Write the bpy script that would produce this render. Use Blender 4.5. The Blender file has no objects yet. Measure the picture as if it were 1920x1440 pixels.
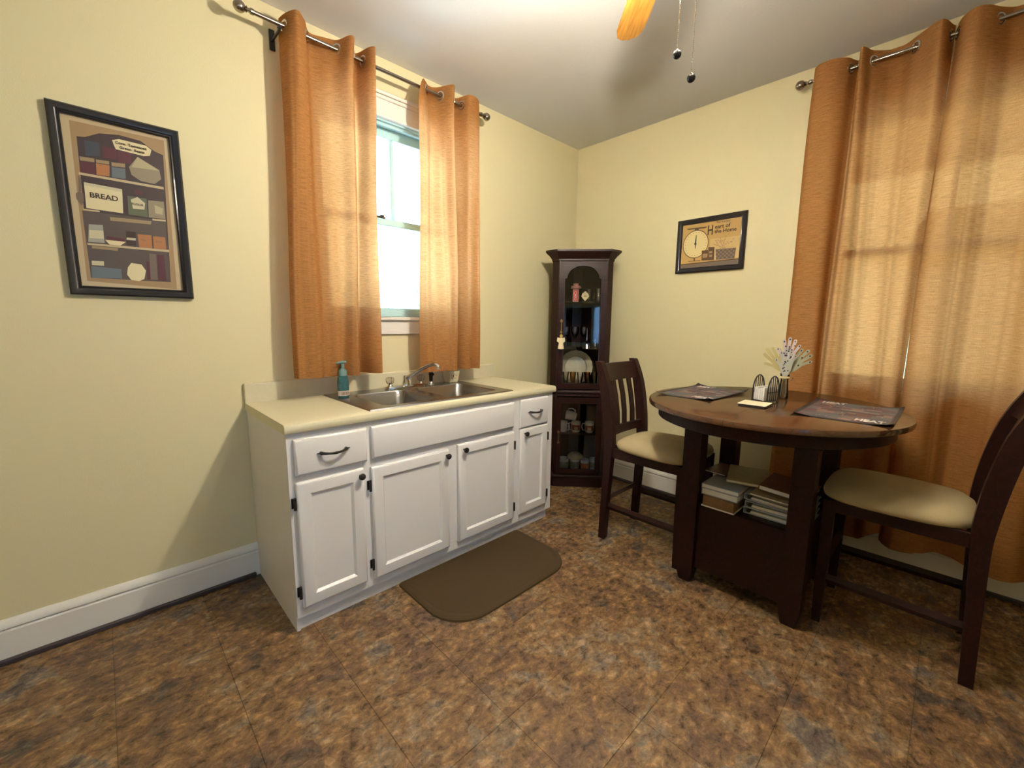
import bpy, bmesh, math, random
from mathutils import Vector, Matrix, geometry
random.seed(7)
PI = math.pi
S = bpy.context.scene
COL = S.collection

# ---------------------------------------------------------------- camera
cd = bpy.data.cameras.new('camera'); cam = bpy.data.objects.new('camera', cd); COL.objects.link(cam)
FPX, YAW, PIT, ROL = 793.4495, .7681, .1443, .0108
cd.sensor_fit = 'HORIZONTAL'; cd.sensor_width = 36; cd.lens = FPX*36/1920; cd.clip_start = .02; cd.clip_end = 200
cy, sy, cp, sp = math.cos(YAW), math.sin(YAW), math.cos(PIT), math.sin(PIT)
fw = Vector((sy*cp, cy*cp, -sp)); rg = Vector((cy, -sy, 0)); up = rg.cross(fw)
c_, s_ = math.cos(ROL), math.sin(ROL)
r2 = rg*c_+up*s_; u2 = up*c_-rg*s_
mw = Matrix.Identity(4)
for i in range(3):
    mw[i][0] = r2[i]; mw[i][1] = u2[i]; mw[i][2] = -fw[i]
mw.translation = Vector((-3.0853, -2.4065, 1.319))
cam.matrix_world = mw
S.camera = cam

# ---------------------------------------------------------------- light and exposure
S.view_settings.view_transform = 'Standard'; S.view_settings.look = 'None'
S.view_settings.exposure = 0.0; S.view_settings.gamma = 1.0
S.view_settings.use_curve_mapping = False
S.cycles.max_bounces = 10; S.cycles.diffuse_bounces = 6; S.cycles.transparent_max_bounces = 16
S.cycles.sample_clamp_indirect = 8
SKY = 15.0
FAN_W = 158.0
w = bpy.data.worlds.new('sky'); S.world = w; w.use_nodes = True
bg = w.node_tree.nodes['Background']
bg.inputs[0].default_value = (.40, .72, 1.0, 1); bg.inputs[1].default_value = SKY
HUB = (-1.85, -1.78)

def lamp(name, kind, loc, energy, color, radius=.03, rot=None, size=None):
    l = bpy.data.lights.new(name, kind); l.energy = energy; l.color = color
    if kind == 'AREA':
        l.shape = 'DISK'; l.size = size
    else:
        l.shadow_soft_size = radius
    o = bpy.data.objects.new(name, l); o.location = loc
    if rot: o.rotation_euler = rot
    COL.objects.link(o); return o
# afternoon sun running along the sink wall, so it lights the ground outside but not the room
sun = lamp('sun', 'SUN', (-6, -1, 8), 150, (.62, .82, 1.0)); sun.data.angle = .01
sun.rotation_euler = Vector((.62, .12, -.78)).to_track_quat('-Z', 'Y').to_euler()
# added fill light under the ceiling behind the camera
lamp('fill_light', 'AREA', (-3.55, -3.15, 2.70), 1.5, (1, .93, .80), rot=(0, 0, 0), size=.35)

# ---------------------------------------------------------------- material helpers
def nm(name):
    m = bpy.data.materials.new(name); m.use_nodes = True
    nt = m.node_tree; b = nt.nodes['Principled BSDF']
    return m, nt, b
def N(nt, t, **kw):
    n = nt.nodes.new(t)
    for k, v in kw.items():
        if k in n.inputs: n.inputs[k].default_value = v
        else: setattr(n, k, v)
    return n
def L(nt, a, b): nt.links.new(a, b)
def plain(name, col, rough=.5, metal=0, spec=.5, bump=0, bscale=200, coat=0, var=0, vscale=6):
    m, nt, b = nm(name)
    b.inputs['Base Color'].default_value = (*col, 1); b.inputs['Roughness'].default_value = rough
    b.inputs['Metallic'].default_value = metal; b.inputs['Specular IOR Level'].default_value = spec
    b.inputs['Coat Weight'].default_value = coat
    tc = N(nt, 'ShaderNodeTexCoord')
    if bump:
        n = N(nt, 'ShaderNodeTexNoise', Scale=bscale, Detail=3.0); L(nt, tc.outputs['Object'], n.inputs['Vector'])
        bp = N(nt, 'ShaderNodeBump', Strength=bump, Distance=.002); L(nt, n.outputs['Fac'], bp.inputs['Height'])
        L(nt, bp.outputs[0], b.inputs['Normal'])
    if var:
        n = N(nt, 'ShaderNodeTexNoise', Scale=vscale, Detail=4.0); L(nt, tc.outputs['Object'], n.inputs['Vector'])
        mx = N(nt, 'ShaderNodeMix', data_type='RGBA')
        mx.inputs[6].default_value = (*[c*(1-var) for c in col], 1); mx.inputs[7].default_value = (*[min(1, c*(1+var)) for c in col], 1)
        L(nt, n.outputs['Fac'], mx.inputs[0]); L(nt, mx.outputs[2], b.inputs['Base Color'])
    return m
def ramp(nt, stops):
    r = N(nt, 'ShaderNodeValToRGB'); e = r.color_ramp.elements
    while len(e) < len(stops): e.new(.5)
    for el, (p, c) in zip(e, stops): el.position = p; el.color = (*c, 1)
    return r
def wood(name, c1, c2, rough=.35, scale=(3, 30, 30), coat=.0, spec=.5):
    m, nt, b = nm(name)
    tc = N(nt, 'ShaderNodeTexCoord'); mp = N(nt, 'ShaderNodeMapping'); mp.inputs['Scale'].default_value = scale
    L(nt, tc.outputs['Object'], mp.inputs[0])
    n = N(nt, 'ShaderNodeTexNoise', Scale=2.0, Detail=6.0, Distortion=1.2); L(nt, mp.outputs[0], n.inputs['Vector'])
    r = ramp(nt, [(.3, c1), (.7, c2)]); L(nt, n.outputs['Fac'], r.inputs[0]); L(nt, r.outputs[0], b.inputs['Base Color'])
    b.inputs['Roughness'].default_value = rough; b.inputs['Coat Weight'].default_value = coat
    b.inputs['Coat Roughness'].default_value = .2; b.inputs['Specular IOR Level'].default_value = spec
    return m
def glass(name, refl=.08, tint=(1, 1, 1), rough=0.0):
    m = bpy.data.materials.new(name); m.use_nodes = True; nt = m.node_tree; nt.nodes.clear()
    o = N(nt, 'ShaderNodeOutputMaterial'); t = N(nt, 'ShaderNodeBsdfTransparent'); t.inputs[0].default_value = (*tint, 1)
    g = N(nt, 'ShaderNodeBsdfGlossy'); g.inputs['Roughness'].default_value = rough
    f = N(nt, 'ShaderNodeFresnel'); f.inputs[0].default_value = 1.5
    a = N(nt, 'ShaderNodeMath', operation='ADD'); a.inputs[1].default_value = refl
    L(nt, f.outputs[0], a.inputs[0])
    x = N(nt, 'ShaderNodeMixShader'); L(nt, a.outputs[0], x.inputs[0]); L(nt, t.outputs[0], x.inputs[1]); L(nt, g.outputs[0], x.inputs[2])
    L(nt, x.outputs[0], o.inputs[0]); return m
def emit(name, col, s):
    m = bpy.data.materials.new(name); m.use_nodes = True; nt = m.node_tree
    b = nt.nodes['Principled BSDF']; b.inputs['Base Color'].default_value = (*col, 1)
    b.inputs['Emission Color'].default_value = (*col, 1); b.inputs['Emission Strength'].default_value = s
    return m

MT = {}
MT['wall'] = plain('wall_yellow', (.73, .66, .405), .65, bump=.25, bscale=240, var=.03, vscale=1.5)
MT['ceiling'] = plain('ceiling_paint', (.80, .81, .80), .8, bump=.3, bscale=160, var=.02, vscale=2)
MT['trim'] = plain('trim_white', (.78, .76, .70), .35, bump=.1, bscale=60)
MT['sash'] = plain('sash_sky_tint', (.50, .76, .80), .35)  # cyan sky reflection put into the base colour of the white sashes
MT['shoe'] = plain('shoe_dark', (.045, .035, .04), .5)
MT['cab'] = plain('cabinet_white', (.79, .775, .75), .38, bump=.12, bscale=40, var=.02)
MT['counter'] = plain('laminate_cream', (.68, .63, .43), .38, bump=.06, bscale=300, var=.04, vscale=60)
MT['black'] = plain('black_iron', (.012, .011, .012), .35)
MT['steel'] = plain('steel', (.42, .42, .43), .26, metal=1)
MT['chrome'] = plain('chrome', (.75, .76, .78), .08, metal=1)
MT['nickel'] = plain('brushed_nickel', (.36, .32, .28), .22, metal=1)
MT['dark'] = plain('dark_rubber', (.01, .01, .01), .6)
MT['acrylic'] = glass('acrylic', .12, (.9, .9, .88), .05)
MT['pane'] = glass('window_glass', .0, (.97, .99, 1))
MT['cglass'] = glass('cabinet_glass', .0, (.99, .99, 1))
MT['shelfglass'] = glass('shelf_glass', .04, (.96, .99, .98))
MT['clear'] = glass('clear_glassware', .03, (.99, .99, .985))
MT['amber'] = glass('amber_glass', .10, (.85, .62, .32))
MT['cherry'] = wood('cherry_wood', (.010, .0035, .0035), (.026, .008, .006), .36, spec=.25)
MT['espresso'] = wood('espresso_wood', (.010, .003, .003), (.026, .007, .006), .38, spec=.22)
MT['tabletop'] = wood('tabletop_wood', (.055, .022, .010), (.10, .042, .018), .14, (1.5, 14, 14), coat=.6)
MT['seatrear'] = plain('chair_seat', (.44, .355, .20), .8, bump=.3, bscale=300, var=.12, vscale=9)
MT['mat'] = plain('mat_brown', (.062, .040, .018), .85, spec=.2, bump=.6, bscale=350, var=.1, vscale=3)
MT['frame'] = plain('frame_black', (.008, .008, .013), .28, coat=.3)
MT['oak'] = wood('oak_blade', (.22, .085, .014), (.52, .25, .045), .30, (2.2, 30, 30), coat=.2)
MT['white'] = plain('white_gloss', (.80, .79, .76), .25)
MT['paper'] = plain('paper_white', (.75, .73, .66), .7)
MT['silver'] = plain('silver_plate', (.75, .75, .72), .15, metal=1)
MT['red'] = plain('tag_red', (.62, .035, .02), .5)
MT['cream'] = plain('cream_card', (.72, .62, .33), .6)
MT['shade'] = plain('lamp_shade_white', (.8, .78, .7), .5)
MT['bulb'] = emit('bulb_glow', (1, .86, .6), 12)
MT['gold'] = plain('brass', (.30, .19, .08), .35, metal=1)

def col(name, c, rough=.6, **k):
    key = 'c_'+name
    if key not in MT: MT[key] = plain('print_'+name, c, rough, **k)
    return MT[key]

def curtain_mat(name, c, tr):
    m = bpy.data.materials.new(name); m.use_nodes = True; nt = m.node_tree; nt.nodes.clear()
    o = N(nt, 'ShaderNodeOutputMaterial'); geo = N(nt, 'ShaderNodeNewGeometry')
    uv = N(nt, 'ShaderNodeUVMap'); mp = N(nt, 'ShaderNodeMapping'); mp.inputs['Scale'].default_value = (18, 330, 1)
    L(nt, uv.outputs[0], mp.inputs[0])
    n = N(nt, 'ShaderNodeTexNoise', Scale=1.0, Detail=4.0, Roughness=.65); L(nt, mp.outputs[0], n.inputs['Vector'])
    mp2 = N(nt, 'ShaderNodeMapping'); mp2.inputs['Scale'].default_value = (500, 60, 1); L(nt, uv.outputs[0], mp2.inputs[0])
    n2 = N(nt, 'ShaderNodeTexNoise', Scale=1.0, Detail=2.0); L(nt, mp2.outputs[0], n2.inputs['Vector'])
    av = N(nt, 'ShaderNodeMath', operation='MULTIPLY_ADD'); av.inputs[1].default_value = .35
    L(nt, n2.outputs['Fac'], av.inputs[0]); L(nt, n.outputs['Fac'], av.inputs[2])
    r = ramp(nt, [(.42, [x*.72 for x in c]), (.78, [min(1, x*1.18) for x in c])]); L(nt, av.outputs[0], r.inputs[0])
    r2 = ramp(nt, [(.42, [x*.45 for x in tr]), (.80, [min(1, x*1.25) for x in tr])]); L(nt, av.outputs[0], r2.inputs[0])
    d = N(nt, 'ShaderNodeBsdfDiffuse'); L(nt, r.outputs[0], d.inputs[0])
    t = N(nt, 'ShaderNodeBsdfTranslucent'); L(nt, r2.outputs[0], t.inputs[0])
    bp = N(nt, 'ShaderNodeBump', Strength=.35, Distance=.002); L(nt, av.outputs[0], bp.inputs['Height'])
    L(nt, bp.outputs[0], d.inputs['Normal'])
    a = N(nt, 'ShaderNodeMixShader'); a.inputs[0].default_value = .34
    L(nt, d.outputs[0], a.inputs[1]); L(nt, t.outputs[0], a.inputs[2]); tp = N(nt, 'ShaderNodeBsdfTransparent'); tp.inputs[0].default_value = (1, .38, .10, 1)
    gp = N(nt, 'ShaderNodeMapRange'); gp.inputs[1].default_value = .45; gp.inputs[2].default_value = .95; gp.inputs[3].default_value = .012; gp.inputs[4].default_value = .065
    L(nt, av.outputs[0], gp.inputs[0])
    fx = N(nt, 'ShaderNodeMixShader'); L(nt, gp.outputs[0], fx.inputs[0]); L(nt, a.outputs[0], fx.inputs[1]); L(nt, tp.outputs[0], fx.inputs[2]); L(nt, fx.outputs[0], o.inputs[0])
    return m
MT['curtain'] = curtain_mat('curtain_gold_linen', (.43, .215, .075), (.64, .30, .125))

def floor_mat():
    m, nt, b = nm('slate_tile'); geo = N(nt, 'ShaderNodeNewGeometry'); oi = N(nt, 'ShaderNodeObjectInfo')
    off = N(nt, 'ShaderNodeVectorMath', operation='SCALE'); off.inputs[3].default_value = 7.0
    cmb = N(nt, 'ShaderNodeCombineXYZ'); L(nt, oi.outputs['Random'], cmb.inputs[0]); L(nt, oi.outputs['Random'], cmb.inputs[1]); L(nt, cmb.outputs[0], off.inputs[0])
    wr = N(nt, 'ShaderNodeTexNoise', Scale=5.0, Detail=5.0, Roughness=.6); L(nt, geo.outputs['Position'], wr.inputs['Vector'])
    ws = N(nt, 'ShaderNodeVectorMath', operation='MULTIPLY_ADD'); ws.inputs[1].default_value = (.22, .22, 0)
    L(nt, wr.outputs['Color'], ws.inputs[0]); L(nt, geo.outputs['Position'], ws.inputs[2])
    # large patches of slate colour
    p = N(nt, 'ShaderNodeTexVoronoi', Scale=8.5); L(nt, ws.outputs[0], p.inputs['Vector'])
    sep = N(nt, 'ShaderNodeSeparateColor'); L(nt, p.outputs['Color'], sep.inputs[0])
    # per tile tint
    ti = N(nt, 'ShaderNodeMath', operation='MULTIPLY_ADD'); ti.inputs[1].default_value = .10; ti.inputs[2].default_value = .0
    L(nt, oi.outputs['Random'], ti.inputs[0])
    n1 = N(nt, 'ShaderNodeTexNoise', Scale=6.0, Detail=8.0, Roughness=.68, Distortion=.3); L(nt, geo.outputs['Position'], n1.inputs['Vector'])
    s1 = N(nt, 'ShaderNodeMath', operation='MULTIPLY_ADD'); s1.inputs[1].default_value = .22; L(nt, sep.outputs[0], s1.inputs[0]); L(nt, ti.outputs[0], s1.inputs[2])
    s2 = N(nt, 'ShaderNodeMath', operation='MULTIPLY_ADD'); s2.inputs[1].default_value = 1.05; L(nt, n1.outputs['Fac'], s2.inputs[0]); L(nt, s1.outputs[0], s2.inputs[2])
    s3 = N(nt, 'ShaderNodeMath', operation='SUBTRACT'); s3.inputs[1].default_value = .20; L(nt, s2.outputs[0], s3.inputs[0])
    r = ramp(nt, [(.20, (.075, .062, .050)), (.36, (.135, .078, .045)), (.50, (.205, .118, .052)), (.60, (.225, .150, .085)), (.70, (.135, .110, .088)), (.84, (.110, .062, .050)), (.95, (.260, .175, .105))])
    L(nt, s3.outputs[0], r.inputs[0])
    # flaky cleft relief
    mp = N(nt, 'ShaderNodeMapping'); mp.inputs['Scale'].default_value = (1.0, 1.35, 1); L(nt, geo.outputs['Position'], mp.inputs[0])
    n2 = N(nt, 'ShaderNodeTexNoise', Scale=23.0, Detail=10.0, Roughness=.75, Distortion=.35); L(nt, mp.outputs[0], n2.inputs['Vector'])
    r2 = ramp(nt, [(.36, (.30, .27, .26)), (.455, (.85, .84, .84)), (.54, (1.18, 1.18, 1.16)), (.66, (2.2, 2.1, 1.95))]); L(nt, n2.outputs['Fac'], r2.inputs[0])
    mx = N(nt, 'ShaderNodeMix', data_type='RGBA', blend_type='MULTIPLY'); mx.inputs[0].default_value = .95
    L(nt, r.outputs[0], mx.inputs[6]); L(nt, r2.outputs[0], mx.inputs[7]); L(nt, mx.outputs[2], b.inputs['Base Color'])
    bp = N(nt, 'ShaderNodeBump', Strength=.7, Distance=.005); L(nt, n2.outputs['Fac'], bp.inputs['Height']); L(nt, bp.outputs[0], b.inputs['Normal'])
    b.inputs['Roughness'].default_value = .27; b.inputs['Specular IOR Level'].default_value = .5
    return m
MT['floor'] = floor_mat()

# ---------------------------------------------------------------- mesh helpers
class MB:
    def __init__(s): s.v = []; s.f = []; s.m = []; s.mats = []; s.uv = None
    def mi(s, mat):
        if mat is None: return 0
        if mat not in s.mats: s.mats.append(mat)
        return s.mats.index(mat)
    def add(s, vs, fs, mat=None):
        b = len(s.v); s.v += [tuple(v) for v in vs]; i = s.mi(mat)
        for f in fs: s.f.append([b+k for k in f]); s.m.append(i)
        return s
    def box(s, a, b, bev=0, mat=None, seg=1):
        a, b = [min(x, y) for x, y in zip(a, b)], [max(x, y) for x, y in zip(a, b)]
        bm = bmesh.new(); bmesh.ops.create_cube(bm, size=1)
        for v in bm.verts:
            for i in range(3): v.co[i] = (a[i]+b[i])/2+v.co[i]*(b[i]-a[i])
        if bev: bmesh.ops.bevel(bm, geom=bm.edges[:], offset=bev, segments=seg, affect='EDGES', profile=.6, clamp_overlap=True)
        bm.verts.index_update(); s.add([v.co[:] for v in bm.verts], [[v.index for v in f.verts] for f in bm.faces], mat); bm.free(); return s
    def hexa(s, p, mat=None):      # 8 points: bottom 4 ccw, top 4 ccw
        return s.add(p, [(3, 2, 1, 0), (4, 5, 6, 7), (0, 1, 5, 4), (1, 2, 6, 5), (2, 3, 7, 6), (3, 0, 4, 7)], mat)
    def loops(s, rings, close=True, cap0=True, cap1=True, mat=None):
        n = len(rings[0]); vs = [p for r in rings for p in r]; fs = []
        for k in range(len(rings)-1):
            for i in range(n if close else n-1):
                j = (i+1) % n; fs.append((k*n+i, k*n+j, (k+1)*n+j, (k+1)*n+i))
        if cap0: fs.append(tuple(range(n-1, -1, -1)))
        if cap1: fs.append(tuple((len(rings)-1)*n+i for i in range(n)))
        return s.add(vs, fs, mat)
    def lathe(s, prof, c=(0, 0, 0), n=24, axis='z', mat=None, cap=True):
        R = []
        for r, h in prof:
            ring = []
            for i in range(n):
                a = 2*PI*i/n; x, y = r*math.cos(a), r*math.sin(a)
                q = {'z': (x, y, h), 'y': (x, h, -y), 'x': (h, x, y)}[axis]
                ring.append((c[0]+q[0], c[1]+q[1], c[2]+q[2]))
            R.append(ring)
        return s.loops(R, cap0=cap, cap1=cap, mat=mat)
    def tube(s, pts, r, n=10, mat=None, cap=True, flat=None):
        pts = [Vector(p) for p in pts]; R = []
        rr = r if isinstance(r, (list, tuple)) else [r]*len(pts)
        t = (pts[1]-pts[0]).normalized(); ref = Vector((0, 0, 1)) if abs(t.z) < .9 else Vector((1, 0, 0))
        nx = t.cross(ref).normalized()
        for i, p in enumerate(pts):
            t = (pts[min(i+1, len(pts)-1)]-pts[max(i-1, 0)]).normalized()
            nx = (nx-t*nx.dot(t)).normalized(); ny = t.cross(nx)
            a_, b_ = (rr[i], rr[i]) if flat is None else (rr[i]*flat[0], rr[i]*flat[1])
            R.append([tuple(p+nx*a_*math.cos(2*PI*k/n)+ny*b_*math.sin(2*PI*k/n)) for k in range(n)])
        return s.loops(R, cap0=cap, cap1=cap, mat=mat)
    def prism(s, poly, h0, h1, plane='xy', mat=None):
        f = {'xy': lambda a, b, h: (a, b, h), 'xz': lambda a, b, h: (a, h, b), 'yz': lambda a, b, h: (h, a, b)}[plane]
        return s.loops([[f(a, b, h0) for a, b in poly], [f(a, b, h1) for a, b in poly]], mat=mat)
    def holed(s, outer, inner, h0, h1, plane='xz', mat=None):
        f = {'xy': lambda a, b, h: (a, b, h), 'xz': lambda a, b, h: (a, h, b), 'yz': lambda a, b, h: (h, a, b)}[plane]
        P = outer+inner; tr = geometry.tessellate_polygon([[Vector((a, b, 0)) for a, b in outer], [Vector((a, b, 0)) for a, b in inner]])
        n = len(P); vs = [f(a, b, h0) for a, b in P]+[f(a, b, h1) for a, b in P]; fs = []
        for t in tr: fs.append(tuple(t)); fs.append(tuple(n+k for k in reversed(t)))
        for st, m_ in ((0, len(outer)), (len(outer), len(inner))):
            for i in range(m_):
                j = (i+1) % m_; fs.append((st+i, st+j, n+st+j, n+st+i))
        return s.add(vs, fs, mat)
    def xf(s, M, start=0):
        for i in range(start, len(s.v)): s.v[i] = tuple(M @ Vector(s.v[i]))
        return s
    def build(s, name, mat=None, parent=None, smooth=35, uvs=None, loc=None):
        me = bpy.data.meshes.new(name); me.from_pydata(s.v, [], s.f)
        mats = s.mats if s.mats else [mat]
        for m in mats: me.materials.append(m)
        if len(mats) > 1: me.polygons.foreach_set('material_index', s.m)
        if uvs:
            l = me.uv_layers.new(name='UVMap')
            for lp in me.loops: l.data[lp.index].uv = uvs[lp.vertex_index]
        me.update()
        bm = bmesh.new(); bm.from_mesh(me)
        if uvs is None: bmesh.ops.recalc_face_normals(bm, faces=bm.faces[:])
        bm.to_mesh(me); bm.free()
        if smooth:
            me.polygons.foreach_set('use_smooth', [True]*len(me.polygons)); me.set_sharp_from_angle(angle=math.radians(smooth))
        o = bpy.data.objects.new(name, me); COL.objects.link(o)
        if parent: o.parent = parent
        if loc: o.location = loc
        return o
def tag(o, label=None, cat=None, group=None, kind=None):
    if label: o['label'] = label
    if cat: o['category'] = cat
    if group: o['group'] = group
    if kind: o['kind'] = kind
    return o
def thing(name, loc, label, cat, rotz=0, group=None):
    o = bpy.data.objects.new(name, None); COL.objects.link(o); o.location = loc; o.rotation_euler = (0, 0, rotz)
    o.empty_display_size = .05
    return tag(o, label, cat, group)
def dup(root, loc, rotz, label, group=None):
    def cp(o, par):
        c = o.copy(); COL.objects.link(c); c.parent = par
        for ch in o.children: cp(ch, c)
        return c
    kids = list(root.children)
    r = root.copy(); COL.objects.link(r); r.location = loc; r.rotation_euler = (0, 0, rotz); r['label'] = label
    if group: r['group'] = group
    for k in kids: cp(k, r)
    return r
def text(s, size, mat, name, parent, M, depth=.0004, bold=0):
    cu = bpy.data.curves.new('t', 'FONT'); cu.body = s; cu.size = size; cu.extrude = depth; cu.offset = bold; cu.resolution_u = 3
    o = bpy.data.objects.new('t', cu); COL.objects.link(o)
    me = bpy.data.meshes.new_from_object(o.evaluated_get(bpy.context.evaluated_depsgraph_get()))
    bpy.data.objects.remove(o); bpy.data.curves.remove(cu)
    me.transform(M); me.materials.clear(); me.materials.append(mat); me.name = name
    ob = bpy.data.objects.new(name, me); COL.objects.link(ob); ob.parent = parent; return ob
def ringpanel(mb, x0, x1, z0, z1, steps, cap=True, mat=None, plane='y'):
    """concentric rectangles (inset, depth) — a framed panel facing -y"""
    R = []
    for i, y in steps: R.append([(x0+i, y, z0+i), (x1-i, y, z0+i), (x1-i, y, z1-i), (x0+i, y, z1-i)])
    mb.loops(R, cap0=True, cap1=cap, mat=mat); return mb

# ================================================================ THE SETTING
XW, YS, H = -4.5, -3.95, 2.785
T = .16
fl = MB().box((XW, YS, -.12), (0, 0, -.006)).build('floor', plain('floor_grout', (.05, .035, .02), .7)); tag(fl, kind='structure')
P = .318
tm = MB().box((0, 0, -.006), (P-.0009, P-.0009, 0), .0009)
xs = [-2.532+P*k for k in range(-7, 9)]; ys = [-1.19+.3155*k for k in range(-9, 5)]
cache = {}
for x in xs:
    for y in ys:
        a0, a1 = max(x, XW), min(x+P-.0009, 0); b0, b1 = max(y, YS), min(y+.3155-.0009, 0)
        if a1-a0 < .01 or b1-b0 < .01: continue
        key = (round(a1-a0, 3), round(b1-b0, 3))
        if key not in cache:
            o = MB().box((0, 0, -.006), (a1-a0, b1-b0, 0), .0009).build('tile', MT['floor'], fl, smooth=0); cache[key] = o.data
        else:
            o = bpy.data.objects.new('tile', cache[key]); COL.objects.link(o); o.parent = fl
        o.location = (a0, b0, random.choice((0, 0, .0003)))
tag(MB().box((XW-T, YS-T, H), (T, T, H+.12)).build('ceiling', MT['ceiling'], smooth=0), kind='structure')

def wall_hole(name, axis, c0, c1, lo, hi, hole, mat):
    """axis 'x': wall runs along x between lo..hi, thickness c0..c1 in y; hole = (a0,a1,z0,z1)"""
    a0, a1, z0, z1 = hole; mb = MB()
    for (p, q, r, s) in ((lo, a0, 0, H), (a1, hi, 0, H), (a0, a1, 0, z0), (a0, a1, z1, H)):
        if axis == 'x': mb.box((p, c0, r), (q, c1, s))
        else: mb.box((c0, p, r), (c1, q, s))
    return tag(mb.build(name, mat, smooth=0), kind='structure')
W1 = (-2.20, -1.23, 1.345, 2.475)      # window over the sink (x0,x1,z0,z1)
W2 = (-2.82, -1.83, .985, 2.475)      # window beside the table (y0,y1,z0,z1)
wall_hole('wall_sink', 'x', 0, T, XW, T, W1, MT['wall'])
wall_hole('wall_table', 'y', 0, T, YS, 0, W2, MT['wall'])
W3 = (-4.3, -2.75, .90, 1.66)
tag(MB().box((XW-T, YS-T, 0), (XW, T, H)).build('wall_kitchen', MT['wall'], smooth=0), kind='structure')
wall_hole('wall_rear', 'x', YS-T, YS, XW, T, W3, MT['wall'])

def baseboard(name, x0, x1, axis):
    prof = [(0, 0), (.018, 0), (.018, .125), (.013, .132), (.020, .140), (.020, .152), (.012, .165), (.004, .172), (0, .172)]
    if axis == 'x': r = [[(x, -d, z) for d, z in prof] for x in (x0, x1)]
    else: r = [[(-d, x, z) for d, z in prof] for x in (x0, x1)]
    return tag(MB().loops(r).build(name, MT['trim']), kind='structure')
baseboard('baseboard_sink', XW, -2.60, 'x'); baseboard('baseboard_corner', -.97, 0, 'x'); baseboard('baseboard_table', YS, -.02, 'y')
def shoe(name, pts):
    mb = MB()
    for (a, b) in pts: mb.box(a, b, .004)
    return tag(mb.build(name, MT['shoe']), kind='structure')
shoe('trim_1', [((XW, -.036, 0), (-2.62, -.018, .022))]); shoe('trim_2', [((-.036, YS, 0), (-.018, -.02, .022)), ((-.97, -.036, 0), (-.036, -.018, .022))])

def window(name, hole, axis, muntins):
    """built for a wall facing -y; turned for the x=0 wall"""
    a0, a1, z0, z1 = hole
    if axis == 'y': a0, a1 = -a1, -a0
    root = bpy.data.objects.new(name, None); COL.objects.link(root); tag(root, kind='structure')
    wd = a1-a0; zm = z0+(z1-z0)*.50
    # casing: two jambs, head with cap
    cs = MB()
    for (p, q) in ((a0-.09, a0), (a1, a1+.09)): cs.box((p, -.020, z0-.01), (q, 0, z1), .003)
    cs.box((a0-.09, -.022, z1), (a1+.09, 0, z1+.085), .003).box((a0-.10, -.028, z1+.085), (a1+.10, 0, z1+.105), .004).box((a0-.11, -.036, z1+.105), (a1+.11, 0, z1+.125), .004)
    cs.box((a0-.09, -.028, z1-.012), (a1+.09, 0, z1+.006), .003)
    cs.build('casing', MT['trim'], root)
    j = MB()
    j.box((a0, 0, z0), (a0+.02, T, z1)).box((a1-.02, 0, z0), (a1, T, z1)).box((a0+.02, 0, z1-.02), (a1-.02, T, z1))
    j.box((a0+.02, .02, z1-.035), (a1-.02, .035, z1-.02))
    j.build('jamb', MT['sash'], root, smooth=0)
    MB().box((a0-.10, -.038, z0-.022), (a1+.10, T, z0), .005).build('stool', MT['trim'], root)
    MB().box((a0-.085, -.018, z0-.105), (a1+.085, 0, z0-.022), .003).build('apron', MT['trim'], root)
    for nm_, y0, b, t in (('upper_sash', .085, zm-.02, z1-.02), ('lower_sash', .045, z0, zm+.02)):
        x0, x1 = a0+.02, a1-.02; st = .042; br = .055 if nm_ == 'lower_sash' else .04; tr = .04
        tp = .052 if nm_ == 'upper_sash' else .04
        sa = MB().box((x0, y0, b), (x0+st, y0+.035, t), .003).box((x1-st, y0, b), (x1, y0+.035, t), .003)
        sa.box((x0+st, y0, b), (x1-st, y0+.035, b+br), .003).box((x0+st, y0, t-tp), (x1-st, y0+.035, t), .003)
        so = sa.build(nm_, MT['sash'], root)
        if nm_ == 'upper_sash' or muntins == 2:
            xc = (x0+x1)/2
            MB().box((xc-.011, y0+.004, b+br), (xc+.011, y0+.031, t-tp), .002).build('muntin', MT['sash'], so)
        MB().box((x0+st-.004, y0+.015, b+br-.004), (x1-st+.004, y0+.019, t-tp+.004)).build('pane', MT['pane'], so, smooth=0)
        if nm_ == 'lower_sash':
            xc = x0+st+(.33*wd if axis == 'x' else .45*wd)
            MB().box((xc-.03, y0-.004, t), (xc+.03, y0+.03, t+.010), .003).box((xc-.008, y0-.006, t+.01), (xc+.02, y0+.012, t+.018), .003).build('latch', MT['nickel'], so)
    if axis == 'y': root.rotation_euler = (0, 0, -PI/2)
    return root
window('window_1', W1, 'x', 1)
window('window_2', W2, 'y', 1)
# kitchen window behind the camera (seen only in the cabinet glass)
w3 = bpy.data.objects.new('window_3', None); COL.objects.link(w3); tag(w3, kind='structure')
fr = MB()
for (a, b) in (((W3[0], W3[2]), (W3[0]+.05, W3[3])), ((W3[1]-.05, W3[2]), (W3[1], W3[3])), ((W3[0], W3[2]), (W3[1], W3[2]+.05)), ((W3[0], W3[3]-.05), (W3[1], W3[3])), (((W3[0]+W3[1])/2-.02, W3[2]), ((W3[0]+W3[1])/2+.02, W3[3]))):
    fr.box((a[0], YS-.09, a[1]), (b[0], YS-.04, b[1]), .003)
fr.build('sash', MT['sash'], w3); MB().box((W3[0]+.04, YS-.07, W3[2]+.04), (W3[1]-.04, YS-.066, W3[3]-.04)).build('pane', MT['pane'], w3, smooth=0)

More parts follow.
